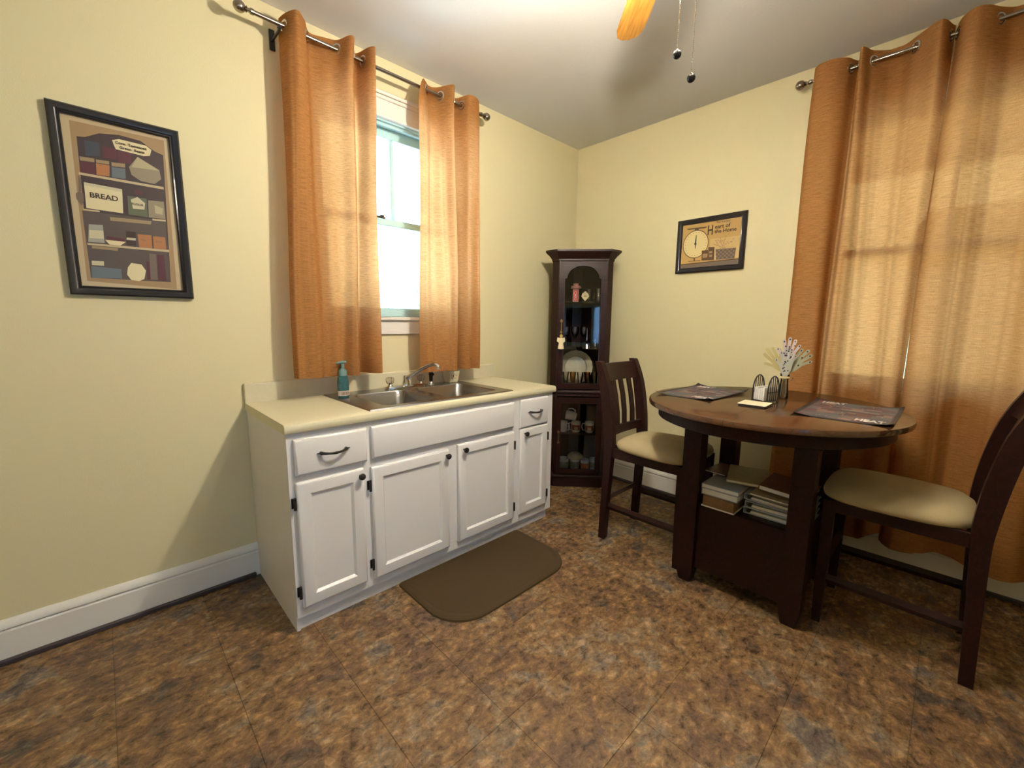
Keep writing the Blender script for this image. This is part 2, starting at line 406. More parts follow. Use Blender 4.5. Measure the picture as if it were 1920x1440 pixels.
# outside
nb = thing('rear_light_blocker', (-3.5, -6.6, -.6), 'added blue grey clapboard wall dimming daylight at the kitchen window', 'house')  # wall added outside to dim the daylight through the kitchen window
MB().box((-4.5, -.25, 0), (4.5, 0, 5.2)).build('wall', plain('siding_back', (.20, .27, .40), .7), nb, smooth=0)
for k in range(30): MB().hexa([(-4.5, 0, k*.17), (4.5, 0, k*.17), (4.5, .022, k*.17), (-4.5, .022, k*.17), (-4.5, 0, k*.17+.168), (4.5, 0, k*.17+.168), (4.5, .006, k*.17+.168), (-4.5, .006, k*.17+.168)]).build('clapboard', plain('siding_blue', (.24, .32, .47), .7) if k == 0 else bpy.data.materials['siding_blue'], nb, smooth=0)
tag(MB().box((T, -5.6, 2.62), (1.6, 1.2, 2.74)).box((1.5, -5.6, 2.5), (1.6, 1.2, 2.62)).build('added_shade_roof', plain('shade_roof_white', (.55, .53, .48), .7), smooth=0), kind='structure')  # roof added to cut the sky light at the table window
tag(MB().box((-14, -14, -.75), (14, 14, -.6)).build('ground', plain('concrete_outside', (.62, .63, .62), .8), smooth=0), kind='structure')

# ================================================================ SINK CABINET
KX = lambda x: -3.085+(x+3.085)*.9878
KZ = lambda z: 1.319+(z-1.319)*.9878
cab = thing('base_cabinet', (-1.79, -.31, 0), 'white painted kitchen base cabinet with black knobs under the cream countertop', 'cabinet')
ox, oy = 1.79, .31
def C(mb): return mb.xf(Matrix.Translation((ox, oy, 0)))
mb = MB().box((-2.60, -.600, 0), (-2.585, -.005, .872)).box((-1.0, -.60, .07), (-.985, -.005, .872)).box((-2.585, -.02, 0), (-1.0, -.005, .872))
mb.box((-2.585, -.60, .09), (-1.0, -.02, .105)).box((-2.5845, -.57, .02), (-1.0005, -.56, .088)).box((-2.5845, -.585, 0), (-1.001, -.575, .07))
C(mb).build('carcass', MT['cab'], cab, smooth=0)
outer = [(-2.60, .07), (-.985, .07), (-.985, .872), (-2.60, .872)]
mb = MB()
for (x0, x1, z0, z1) in ((-2.60, -2.555, .07, .872), (-2.29, -2.235, .07, .872), (-1.82, -1.76, .12, .632), (-1.345, -1.285, .07, .872), (-1.04, -.985, .07, .872)):
    mb.box((x0, -.618, z0), (x1, -.60, z1), .0012)
for (x0, x1) in ((-2.555, -2.29), (-2.235, -1.345), (-1.285, -1.04)):
    mb.box((x0, -.618, .07), (x1, -.60, .12)); mb.box((x0, -.618, .632), (x1, -.60, .70)); mb.box((x0, -.618, .83), (x1, -.60, .872))
C(mb).build('face_frame', MT['cab'], cab)
C(MB().box((-2.5848, -.592, 0), (-.996, -.5852, .0695), .001)).build('toe_kick', MT['cab'], cab)
def slab(x0, x1, z0, z1):
    x0, x1, z0, z1 = KX(x0), KX(x1), KZ(z0), KZ(z1)
    return C(ringpanel(MB(), x0, x1, z0, z1, [(0, -.6185), (0, -.632), (.007, -.639), (.010, -.640)])), (x0, x1, z0, z1)
def doorm(x0, x1, z0, z1):
    x0, x1, z0, z1 = KX(x0), KX(x1), KZ(z0), KZ(z1)
    m = ringpanel(MB(), x0, x1, z0, z1, [(0, -.6185), (0, -.632), (.007, -.639), (.010, -.640), (.052, -.640), (.062, -.629), (.064, -.629)])
    return C(m), (x0, x1, z0, z1)
def pull(x, z, wd, par):
    pts = []
    for k in range(9):
        t = k/8; pts.append((x-wd/2+wd*t+ox, -.648-.022*math.sin(PI*t)**.7+oy, z-.003*math.sin(PI*t)))
    m = MB().tube(pts, [.008, .006, .0048, .0052, .006, .0052, .0048, .006, .008], 10)
    for sx in (-1, 1):
        m.tube([(x+sx*wd/2+ox, -.6401+oy, z), (x+sx*wd/2+ox, -.650+oy, z)], .007, 10)
        m.tube([(x+sx*(wd/2-.004)+ox, -.644+oy, z), (x+sx*(wd/2+.016)+ox, -.643+oy, z)], [.009, .004], 8, flat=(1, .4))
    m.build('handle', MT['black'], par)
def knob(x, z, par):
    pr = [(.006, -.6401), (.005, -.648), (.006, -.652), (.013, -.656), (.0155, -.661), (.014, -.667), (.008, -.671), (.001, -.672)]
    m = MB().lathe([(r, y+oy) for r, y in pr], (x+ox, 0, z), 18, 'y'); m.build('knob', MT['black'], par)
def hinge(x, z, par):
    MB().tube([(x+ox, -.634+oy, z-.026), (x+ox, -.634+oy, z+.026)], .006, 8).box((x-.010+ox, -.622+oy, z-.022), (x+.010+ox, -.619+oy, z+.022), .001).build('hinge', MT['black'], par)
m, q = slab(-2.570, -2.262, .687, .840); d = m.build('drawer', MT['cab'], cab); pull((q[0]+q[1])/2, (q[2]+q[3])/2+.005, .105, d)
m, q = slab(-2.240, -1.330, .690, .842); m.build('false_drawer_front', MT['cab'], cab)
m, q = slab(-1.276, -1.020, .672, .848); d = m.build('drawer', MT['cab'], cab); pull((q[0]+q[1])/2, (q[2]+q[3])/2+.005, .100, d)
for (x0, x1, z0, z1, side, cross) in ((-2.572, -2.283, .100, .658, 'r', 0), (-2.247, -1.812, .095, .650, 'r', 0), (-1.752, -1.328, .100, .660, 'l', 0), (-1.276, -1.022, .108, .665, 'l', 0)):
    m, q = doorm(x0, x1, z0, z1); d = m.build('door', MT['cab'], cab)
    kx = q[1]-.020 if side == 'r' else q[0]+.035
    knob(kx, q[3]-.030, d)
    hx = q[0]-.007 if side == 'r' else q[1]+.007
    for hz in (q[3]-.085, q[2]+.075): hinge(hx, hz, d)

# countertop with a cut-out for the sink
ct = thing('countertop', (-1.79, -.31, .872), 'cream laminate countertop with raised backsplash lip on the white sink cabinet', 'countertop')
def CT(mb): return mb.xf(Matrix.Translation((ox, oy, -.872)))
hx0, hx1, hy0, hy1 = -2.195, -1.385, -.572, -.09
mb = MB()
def nose(x0, x1):
    pr = [(-.45, .872), (-.632, .872), (-.637, .878), (-.637, .898), (-.633, .907), (-.624, .911), (-.45, .911)]
    return [[(x, y, z) for y, z in pr] for x in (x0, x1)]
mb.loops([[(x, y, z) for y, z in [(hy0, .872), (-.632, .872), (-.637, .878), (-.637, .898), (-.633, .907), (-.624, .911), (hy0, .911)]] for x in (-2.607, -.973)])
mb.box((-2.607, hy0, .872), (hx0, -.022, .911)).box((hx1, hy0, .872), (-.973, -.022, .911)).box((hx0, hy1, .872), (hx1, -.022, .911))
CT(mb).build('worktop', MT['counter'], ct, smooth=40)
CT(MB().box((-2.607, -.022, .872), (-.973, -.0005, 1.008), .004)).build('backsplash', MT['counter'], ct)

# sink
sk = thing('double_sink', (-1.79, -.33, .911), 'stainless steel double bowl sink set in the cream countertop', 'sink')
sx, sy_ = 1.79, .33
def rrect(x0, x1, y0, y1, r, z, n=4):
    o = []
    for cx, cyy, a in ((x1-r, y1-r, 0), (x0+r, y1-r, 90), (x0+r, y0+r, 180), (x1-r, y0+r, 270)):
        for k in range(n+1):
            t = math.radians(a+90*k/n); o.append((cx+r*math.cos(t), cyy+r*math.sin(t), z))
    return o
SKT = Matrix.Translation((sx, sy_, -.911))
bowls = [(-2.140, -1.828), (-1.765, -1.405)]
rim = MB()
z = .9175; cuts = [-2.235, -2.140, -1.828, -1.765, -1.405, -1.335]
for i in range(5):
    if i in (1, 3):
        rim.box((cuts[i], -.60, .911), (cuts[i+1], -.553, z)); rim.box((cuts[i], -.17, .911), (cuts[i+1], -.045, z))
    else: rim.box((cuts[i], -.60, .911), (cuts[i+1], -.045, z))
rim.loops([[(-2.24, -.605, .9115), (-1.33, -.605, .9115), (-1.33, -.04, .9115), (-2.24, -.04, .9115)], [(-2.235, -.60, z), (-1.335, -.60, z), (-1.335, -.045, z), (-2.235, -.045, z)]], cap0=False, cap1=False)
for (x0, x1) in bowls:
    rr = rrect(x0, x1, -.553, -.17, .045, z+.0002)
    for ci, cc_ in enumerate(((x1, -.17), (x0, -.17), (x0, -.553), (x1, -.553))):
        arc = rr[ci*5:ci*5+5]; rim.add([(cc_[0], cc_[1], z+.0002)]+arc, [(0, k+1, k+2) for k in range(4)])
rim.xf(SKT).build('rim', MT['steel'], sk, smooth=30)
for (x0, x1) in bowls:
    R = []
    for ins, zz, r in ((0, .9176, .045), (.004, .912, .045), (.008, .80, .045), (.018, .772, .06), (.05, .760, .06), (.14, .757, .04)):
        R.append(rrect(x0+ins, x1-ins, -.553+ins, -.17-ins, r if (x1-x0-2*ins) > 2*r else .02, zz))
    b = MB().loops(R, cap0=False).xf(SKT).build('basin', MT['steel'], sk, smooth=50)
    MB().lathe([(.042, .7575), (.040, .7605), (.028, .7600), (.024, .7585)], ((x0+x1)/2, -.36, 0), 20).xf(SKT).build('drain', MT['chrome'], b)

# faucet
fc = thing('faucet', (-1.775, -.118, .9177), 'chrome kitchen faucet with two clear knobs on the steel sink', 'faucet')
fb = MB().loops([rrect(-.135, .135, -.026, .026, .025, 0, 5), rrect(-.135, .135, -.026, .026, .025, .010, 5), rrect(-.128, .128, -.020, .020, .019, .018, 5)]); fb.build('base_plate', MT['chrome'], fc)
sp_ = MB().lathe([(.024, .016), (.022, .035), (.017, .045), (.017, .068), (.012, .076)], (0, 0, 0), 20)
sp_.tube([(0, 0, .055), (.015, -.03, .075), (.045, -.09, .115), (.07, -.14, .142), (.085, -.175, .152), (.094, -.195, .150), (.098, -.205, .140), (.099, -.207, .125)], [.014, .013, .011, .0105, .011, .012, .0125, .0125], 14)
sp_.build('spout', MT['chrome'], fc)
for s in (-1, 1):
    h = MB().lathe([(.018, .016), (.014, .028), (.010, .034)], (s*.105, 0, 0), 16).build('valve', MT['chrome'], fc)
    k = MB(); R = []
    for zz, rr_ in ((.034, .014), (.042, .022), (.062, .026), (.070, .022), (.074, .010)):
        R.append([(s*.105+rr_*(1+.10*math.cos(6*a))*math.cos(a), rr_*(1+.10*math.cos(6*a))*math.sin(a), zz) for a in [2*PI*i/36 for i in range(36)]])
    tag(k.loops(R).build('knob_handle', MT['acrylic'], h), 'clear acrylic tap knob')
spr = thing('side_sprayer', (-1.587, -.105, .9177), 'black sink side sprayer in a chrome collar between faucet and floral cup', 'sprayer')
MB().lathe([(.022, 0), (.022, .006), (.015, .016), (.013, .022)], n=18).build('collar', MT['chrome'], spr)
MB().lathe([(.011, .020), (.012, .05), (.014, .075), (.014, .080), (.010, .085)], n=16).box((-.009, -.026, .060), (.009, -.008, .078), .003).build('sprayer_head', MT['dark'], spr)

# soap bottle
sb = thing('soap_dispenser', (-2.190, -.195, .9177), 'teal foaming hand soap pump bottle on the sink corner', 'soap bottle')
MT['teal'] = plain('teal_plastic', (.035, .11, .12), .25, var=.5, vscale=60)
MT['tealp'] = plain('pump_teal', (.14, .26, .25), .4)
MB().loops([[(a*math.cos(t), b*math.sin(t), zz) for t in [2*PI*i/24 for i in range(24)]] for a, b, zz in ((.026, .019, 0), (.029, .022, .006), (.029, .022, .085), (.026, .020, .105), (.019, .017, .118))]).build('bottle', MT['teal'], sb)
tag(MB().loops([[(a*math.cos(t), b*math.sin(t), zz) for t in [PI+PI*i/14 for i in range(15)]] for a, b, zz in ((.0297, .0227, .010), (.0297, .0227, .036))], close=False, cap0=False, cap1=False).build('label_band', col('soaplabel', (.65, .55, .45)), sb), 'pale paper label with dark upright writing')
lb = MB()
for k in range(7): lb.box((-.018+k*.0055, -.0240, .014), (-.018+k*.0055+.002, -.0225, .032))
lb.build('label_writing', col('ink', (.12, .06, .05)), sb)
MB().lathe([(.020, .115), (.021, .122), (.021, .140), (.014, .150), (.009, .155), (.009, .178)], n=20).build('pump_collar', MT['tealp'], sb)
MB().tube([(-.034, -.006, .180), (-.02, -.004, .184), (.0, 0, .186), (.018, .002, .185)], [.006, .008, .012, .011], 12, flat=(1, .7)).build('pump_nozzle', MT['tealp'], sb)
# floral cup
cu = thing('floral_cup', (-1.415, -.085, .9177), 'small cream square cup with a floral print behind the right sink bowl', 'cup')
R = [rrect(-a, a, -a, a, .008, zz) for a, zz in ((.030, 0), (.034, .004), (.044, .075), (.0455, .078), (.042, .078), (.032, .006))]
MB().loops(R).build('cup_body', col('cupcream', (.72, .66, .42), .35), cu)
fm = MB()
for (x, zz, c, s) in ((-.01, .045, 'fred', .006), (.006, .030, 'fora', .005), (.014, .048, 'fgreen', .004), (-.018, .030, 'fgreen', .004), (.0, .055, 'fora', .004)):
    m_ = col(c, {'fred': (.5, .08, .06), 'fora': (.7, .3, .08), 'fgreen': (.15, .3, .08)}[c]); yy = -.0325-(zz/.078)*.0125-.0008
    fm.add([(x+s*math.cos(t), yy-0*s, zz+s*math.sin(t)) for t in [2*PI*i/8 for i in range(8)]], [tuple(range(8))], m_)
fm.build('flower_print', None, cu)

# mat
R = []
def matloop(ins, z):
    x0, x1, y0, y1 = -2.125+ins, -1.285-ins, -1.075+ins, -.597-ins; o = []
    for cx, cyy, a, r in ((x1-.02, y1-.02, 0, .02), (x0+.02, y1-.02, 90, .02), (x0+.19, y0+.19, 180, .19), (x1-.19, y0+.19, 270, .19)):
        for k in range(9):
            t = math.radians(a+90*k/8); o.append((cx+r*math.cos(t), cyy+r*math.sin(t), z))
    return o
mt = thing('floor_mat', (0, 0, 0), 'dark brown comfort mat with rounded corners in front of the sink cabinet', 'mat')
mt.location = (-1.7, -.83, .0004)
MM = Matrix.Translation((1.7, .83, 0))
MB().loops([matloop(0, 0), matloop(.002, .008), matloop(.014, .0125), matloop(.020, .0125)]).xf(MM).build('border', MT['mat'], mt)
MB().loops([matloop(.030, .0122), matloop(.033, .0142)]).xf(MM).build('raised_panel', MT['mat'], mt)

# ================================================================ CURTAINS
def spline(pts, n):
    out = []; P_ = [pts[0]]+pts+[pts[-1]]
    for i in range(1, len(P_)-2):
        p0, p1, p2, p3 = P_[i-1:i+3]
        for k in range(n):
            t = k/n; out.append(tuple(.5*((2*p1[j])+(-p0[j]+p2[j])*t+(2*p0[j]-5*p1[j]+4*p2[j]-p3[j])*t*t+(-p0[j]+3*p1[j]-3*p2[j]+p3[j])*t**3) for j in range(len(p1))))
    out.append(tuple(pts[-1])); return out
RODY = {'x': .128, 'y': .105}
def curtain(top, bot, label, axis, zrod, seed, group):
    """control lists (along wall, out from wall, z); axis 'x' = sink wall, 'y' = table wall"""
    DO = .038 if axis == 'x' else .015
    def push(l):      # hang the cloth DO further from the wall
        o = []
        for al, ou, z in l:
            f = (2.4065-ou-DO)/(2.4065-ou) if axis == 'x' else (3.0853-ou-DO)/(3.0853-ou)
            c0 = -3.0853 if axis == 'x' else -2.4065
            o.append((c0+(al-c0)*f, ou+DO, 1.319+(z-1.319)*f))
        return o
    top, bot = push(top), push(bot)
    n = 10; a = spline(top, n); b = spline(bot, n); m = len(a); rows = 46; rnd = random.Random(seed); ph = [rnd.random()*6 for _ in range(3)]
    # arc length of top for uv
    ul = [0]
    for i in range(1, m): ul.append(ul[-1]+math.dist(a[i][:2], a[i-1][:2]))
    def P_(i, t, off=0):
        s = t**.8; e = 1-math.exp(-t*9)
        al = a[i][0]*(1-s)+b[i][0]*s; ou = a[i][1]*(1-s)+b[i][1]*s
        ou += .006*math.sin(ul[i]*16+t*5+ph[0])*e; al += .005*math.sin(ul[i]*11+t*7+ph[1])*e
        g_ = math.sin(ul[i]*31+2.2*math.sin(ul[i]*7+ph[1])+ph[0]+t*1.2)
        ou += .011*(abs(g_)**1.6*(1 if g_ > 0 else -1))*min(1, .25+t*2.5)
        ou += .004*math.sin(ul[i]*45+t*12+ph[2])*math.exp(-((t-.12)/.12)**2)
        z = a[i][2]*(1-t)+b[i][2]*t
        ou = max(ou, .056)+off
        return (al, -ou, z) if axis == 'x' else (-ou, al, z)
    def sheet(t0, t1, nr, off):
        mb = MB(); uv = []
        for r in range(nr+1):
            t = t0+(t1-t0)*r/nr
            for i in range(m): p = P_(i, t, off); mb.v.append(p); uv.append((ul[i], p[2]))
        for r in range(nr):
            for i in range(m-1): mb.f.append([r*m+i, r*m+i+1, (r+1)*m+i+1, (r+1)*m+i]); mb.m.append(0)
        return mb, uv
    c0 = P_(0, 0); c1 = P_(m-1, 0); cx = [(c0[k]+c1[k])/2 for k in range(3)]; cx[2] = zrod
    root = thing('curtain', cx, label, 'curtain', group=group)
    Tm = Matrix.Translation([-k for k in cx])
    for nm_, t0, t1, nr, off in (('panel', 0, 1, rows, 0), ('header_band', 0, .062, 3, -.003), ('hem', .955, 1, 2, -.003)):
        mb, uv = sheet(t0, t1, nr, off); mb.xf(Tm); mb.build(nm_, MT['curtain'], root, smooth=80, uvs=uv)
    # grommets where the cloth crosses the rod
    yr = RODY[axis]
    for i in range(m-1):
        if (a[i][1]-yr)*(a[i+1][1]-yr) <= 0 and a[i][1] != a[i+1][1]:
            t = (yr-a[i][1])/(a[i+1][1]-a[i][1]); al = a[i][0]+(a[i+1][0]-a[i][0])*t
            d = Vector((a[i+1][0]-a[i][0], a[i+1][1]-a[i][1])).normalized()
            tw = Vector((d.x, -d.y, 0)) if axis == 'x' else Vector((-d.y, d.x, 0))
            pc = Vector((al, -yr, zrod)) if axis == 'x' else Vector((-yr, al, zrod))
            nn = tw.cross(Vector((0, 0, 1)))
            R = []
            for k in range(20):
                an = 2*PI*k/20; rad = tw*math.cos(an)+Vector((0, 0, 1))*math.sin(an)
                R.append([tuple(pc+rad*r_+nn*h_) for r_, h_ in ((.017, -.003), (.021, -.0055), (.028, -.003), (.028, .003), (.021, .0055), (.017, .003))])
            R.append(R[0]); mb = MB().loops(R, cap0=False, cap1=False).xf(Tm); mb.build('grommet', MT['silver'], root, smooth=60)
    return root
def rod(label, axis, a, b, z, brs):
    root = thing('curtain_rod', ((a+b)/2, -RODY[axis], z) if axis == 'x' else (-RODY[axis], (a+b)/2, z), label, 'curtain rod')
    h = abs(b-a)/2
    q = (lambda t, o, zz: (t, o, zz)) if axis == 'x' else (lambda t, o, zz: (o, t, zz))
    MB().tube([q(-h, 0, 0), q(h, 0, 0)], .0095, 14).build('rod', MT['nickel'], root)
    for s in (-1, 1):
        pr = [(.012, 0), (.013, .012), (.009, .016), (.008, .024), (.014, .028), (.008, .032)]+[(.024*math.sin(t), .054-.024*math.cos(t)) for t in [PI*k/10 for k in range(2, 10)]]+[(.001, .078)]
        mb = MB().lathe([(r, s*(h+l)) for r, l in pr], n=18, axis='x')
        if axis == 'y': mb.xf(Matrix.Rotation(PI/2, 4, 'Z'))
        mb.build('finial', MT['nickel'], root)
    for br in brs:
        t = br-(a+b)/2
        mb = MB().box(*( (q(t-.012, RODY[axis]-.012, -.06), q(t+.012, RODY[axis]-.001, .03)) ), .002).tube([q(t, RODY[axis]-.01, -.02), q(t, .02, -.02), q(t, 0, -.016)], .006, 8)
        mb.box(q(t-.008, -.012, -.016), q(t+.008, .012, -.010), .001); mb.build('bracket', MT['black'], root)
    return root
rod('brushed nickel curtain rod with ball finials over the sink window', 'x', -2.478, -1.195, 2.647, [-2.375, -1.215])
rod('brushed nickel curtain rod with ball finials over the window beside the table', 'y', -3.02, -1.700, 2.665, [-1.725, -2.99])
zt = 2.722
def L3(l, zz): return [(p[0], p[1], p[2] if len(p) > 2 else zz) for p in l]
curtain(L3([(-2.350, .045), (-2.338, .10), (-2.305, .165), (-2.262, .115), (-2.215, .045), (-2.16, .045), (-2.10, .09, 2.715), (-2.062, .16), (-2.035, .155), (-2.005, .06), (-1.975, .045), (-1.952, .14), (-1.928, .165), (-1.915, .10)], zt),
        L3([(-2.395, .10), (-2.385, .13), (-2.34, .145), (-2.285, .14), (-2.24, .125), (-2.19, .13), (-2.15, .14), (-2.11, .165), (-2.083, .16), (-2.052, .06), (-2.025, .05), (-1.998, .14), (-1.955, .165), (-1.935, .11)], 1.025),
        'short amber curtain left of the sink window, behind the teal soap bottle', 'x', 2.647, 1, 'amber grommet curtains')
curtain(L3([(-1.665, .155, 2.60), (-1.63, .135, 2.69), (-1.578, .09, 2.715), (-1.53, .05), (-1.49, .065), (-1.45, .15), (-1.425, .165), (-1.385, .10), (-1.36, .045), (-1.325, .06), (-1.30, .14), (-1.262, .155), (-1.21, .13), (-1.19, .10)], zt),
        L3([(-1.672, .13), (-1.64, .15), (-1.59, .155), (-1.54, .13), (-1.49, .155), (-1.44, .165), (-1.405, .145), (-1.39, .07), (-1.375, .05), (-1.345, .14), (-1.31, .155), (-1.28, .11), (-1.245, .155), (-1.205, .13)], 1.005),
        'short amber curtain right of the sink window, above the floral cup', 'x', 2.647, 2, 'amber grommet curtains')
curtain(L3([(-2.252, .06), (-2.243, .08), (-2.222, .15), (-2.20, .165), (-2.165, .14), (-2.122, .09), (-2.08, .045), (-2.02, .045), (-1.962, .09), (-1.935, .16), (-1.915, .16), (-1.897, .05), (-1.88, .06), (-1.855, .115), (-1.80, .15), (-1.74, .15), (-1.712, .12)], zt),
        L3([(-2.25, .06, .19), (-2.245, .09, .20), (-2.235, .15, .21), (-2.205, .165, .19), (-2.175, .15, .16), (-2.155, .08, .12), (-2.12, .045, .10), (-2.05, .045, .10), (-2.005, .06, .10), (-1.975, .14, .10), (-1.93, .155, .11), (-1.892, .07, .12), (-1.875, .07, .12), (-1.86, .13, .12), (-1.79, .155, .12), (-1.72, .15, .13), (-1.69, .12, .13)], .12),
        'long amber curtain hanging behind the round table and flower vase', 'y', 2.665, 3, 'amber grommet curtains')
curtain(L3([(-3.00, .12), (-2.965, .155), (-2.92, .15), (-2.87, .09), (-2.82, .045), (-2.76, .05), (-2.71, .10), (-2.665, .16), (-2.62, .16), (-2.575, .09), (-2.52, .045), (-2.45, .045), (-2.392, .09), (-2.35, .155), (-2.315, .165), (-2.280, .13), (-2.260, .075)], zt),
        L3([(-3.02, .12), (-2.98, .155), (-2.93, .15), (-2.89, .08), (-2.85, .05), (-2.79, .05), (-2.75, .10), (-2.70, .16), (-2.63, .16), (-2.57, .11), (-2.53, .06), (-2.46, .06), (-2.41, .10), (-2.37, .155), (-2.31, .165), (-2.262, .14), (-2.240, .10)], .15),
        'long amber curtain hanging behind the right hand chair', 'y', 2.665, 4, 'amber grommet curtains')

# ================================================================ PICTURES
def picture(name, label, axis, a0, a1, z0, z1, fwd, dp):
    root = thing(name, ((a0+a1)/2, -.003, (z0+z1)/2) if axis == 'x' else (-.003, (a0+a1)/2, (z0+z1)/2), label, 'picture')
    w_, h_ = abs(a1-a0)/2, (z1-z0)/2; mb = MB()
    prof = [(0, 0), (0, -dp+.006), (.006, -dp), (fwd-.014, -dp+.003), (fwd-.008, -dp+.008), (fwd-.003, -dp+.006), (fwd, -dp+.010), (fwd, 0)]
    R = [[(-w_+i, y, -h_+i), (w_-i, y, -h_+i), (w_-i, y, h_-i), (-w_+i, y, h_-i)] for i, y in prof]
    R.append(R[0])
    mb.loops(R, cap0=False, cap1=False)
    if axis == 'y': mb.xf(Matrix.Rotation(-PI/2, 4, 'Z'))
    mb.build('frame', MT['frame'], root); return root, w_, h_
cc = {'cream': (.42, .31, .17), 'wood': (.33, .22, .11), 'dark': (.045, .028, .030), 'grey': (.085, .065, .055), 'blue': (.045, .055, .075), 'plum': (.09, .022, .035), 'light': (.50, .40, .24), 'tan': (.30, .22, .12), 'sack': (.26, .22, .15), 'sackl': (.42, .36, .22), 'bread': (.68, .60, .36), 'green': (.10, .12, .07), 'pale': (.55, .50, .33), 'orange': (.40, .17, .06), 'steelb': (.12, .15, .17), 'ink': (.04, .02, .015), 'mid': (.16, .12, .09), 'glassg': (.32, .32, .27), 'brown': (.16, .08, .045)}
def pc(k): return col('pic_'+k, cc[k], .45)
p1, w_, h_ = picture('framed_pantry_print', 'tall black framed print of a pantry cupboard on the wall left of the sink', 'x', -3.158, -2.772, 1.409, 2.108, .035, .026)
def lay(root, polys, axis, off):
    """flat printed shapes, each a hair above the last"""
    mb = MB(); cx, cz = (-2.965, 1.7585) if axis == 'x' else (-1.168, 1.868)
    for k, (pts, c) in enumerate(polys):
        d = off-.00004*k
        if axis == 'x': mb.add([(a-cx, d, zz-cz) for a, zz in pts], [tuple(range(len(pts)))], pc(c))
        else: mb.add([(d, a-cx, zz-cz) for a, zz in pts], [tuple(range(len(pts)))], pc(c))
    o = mb.build('print', None, root, smooth=0); return o, cx, cz
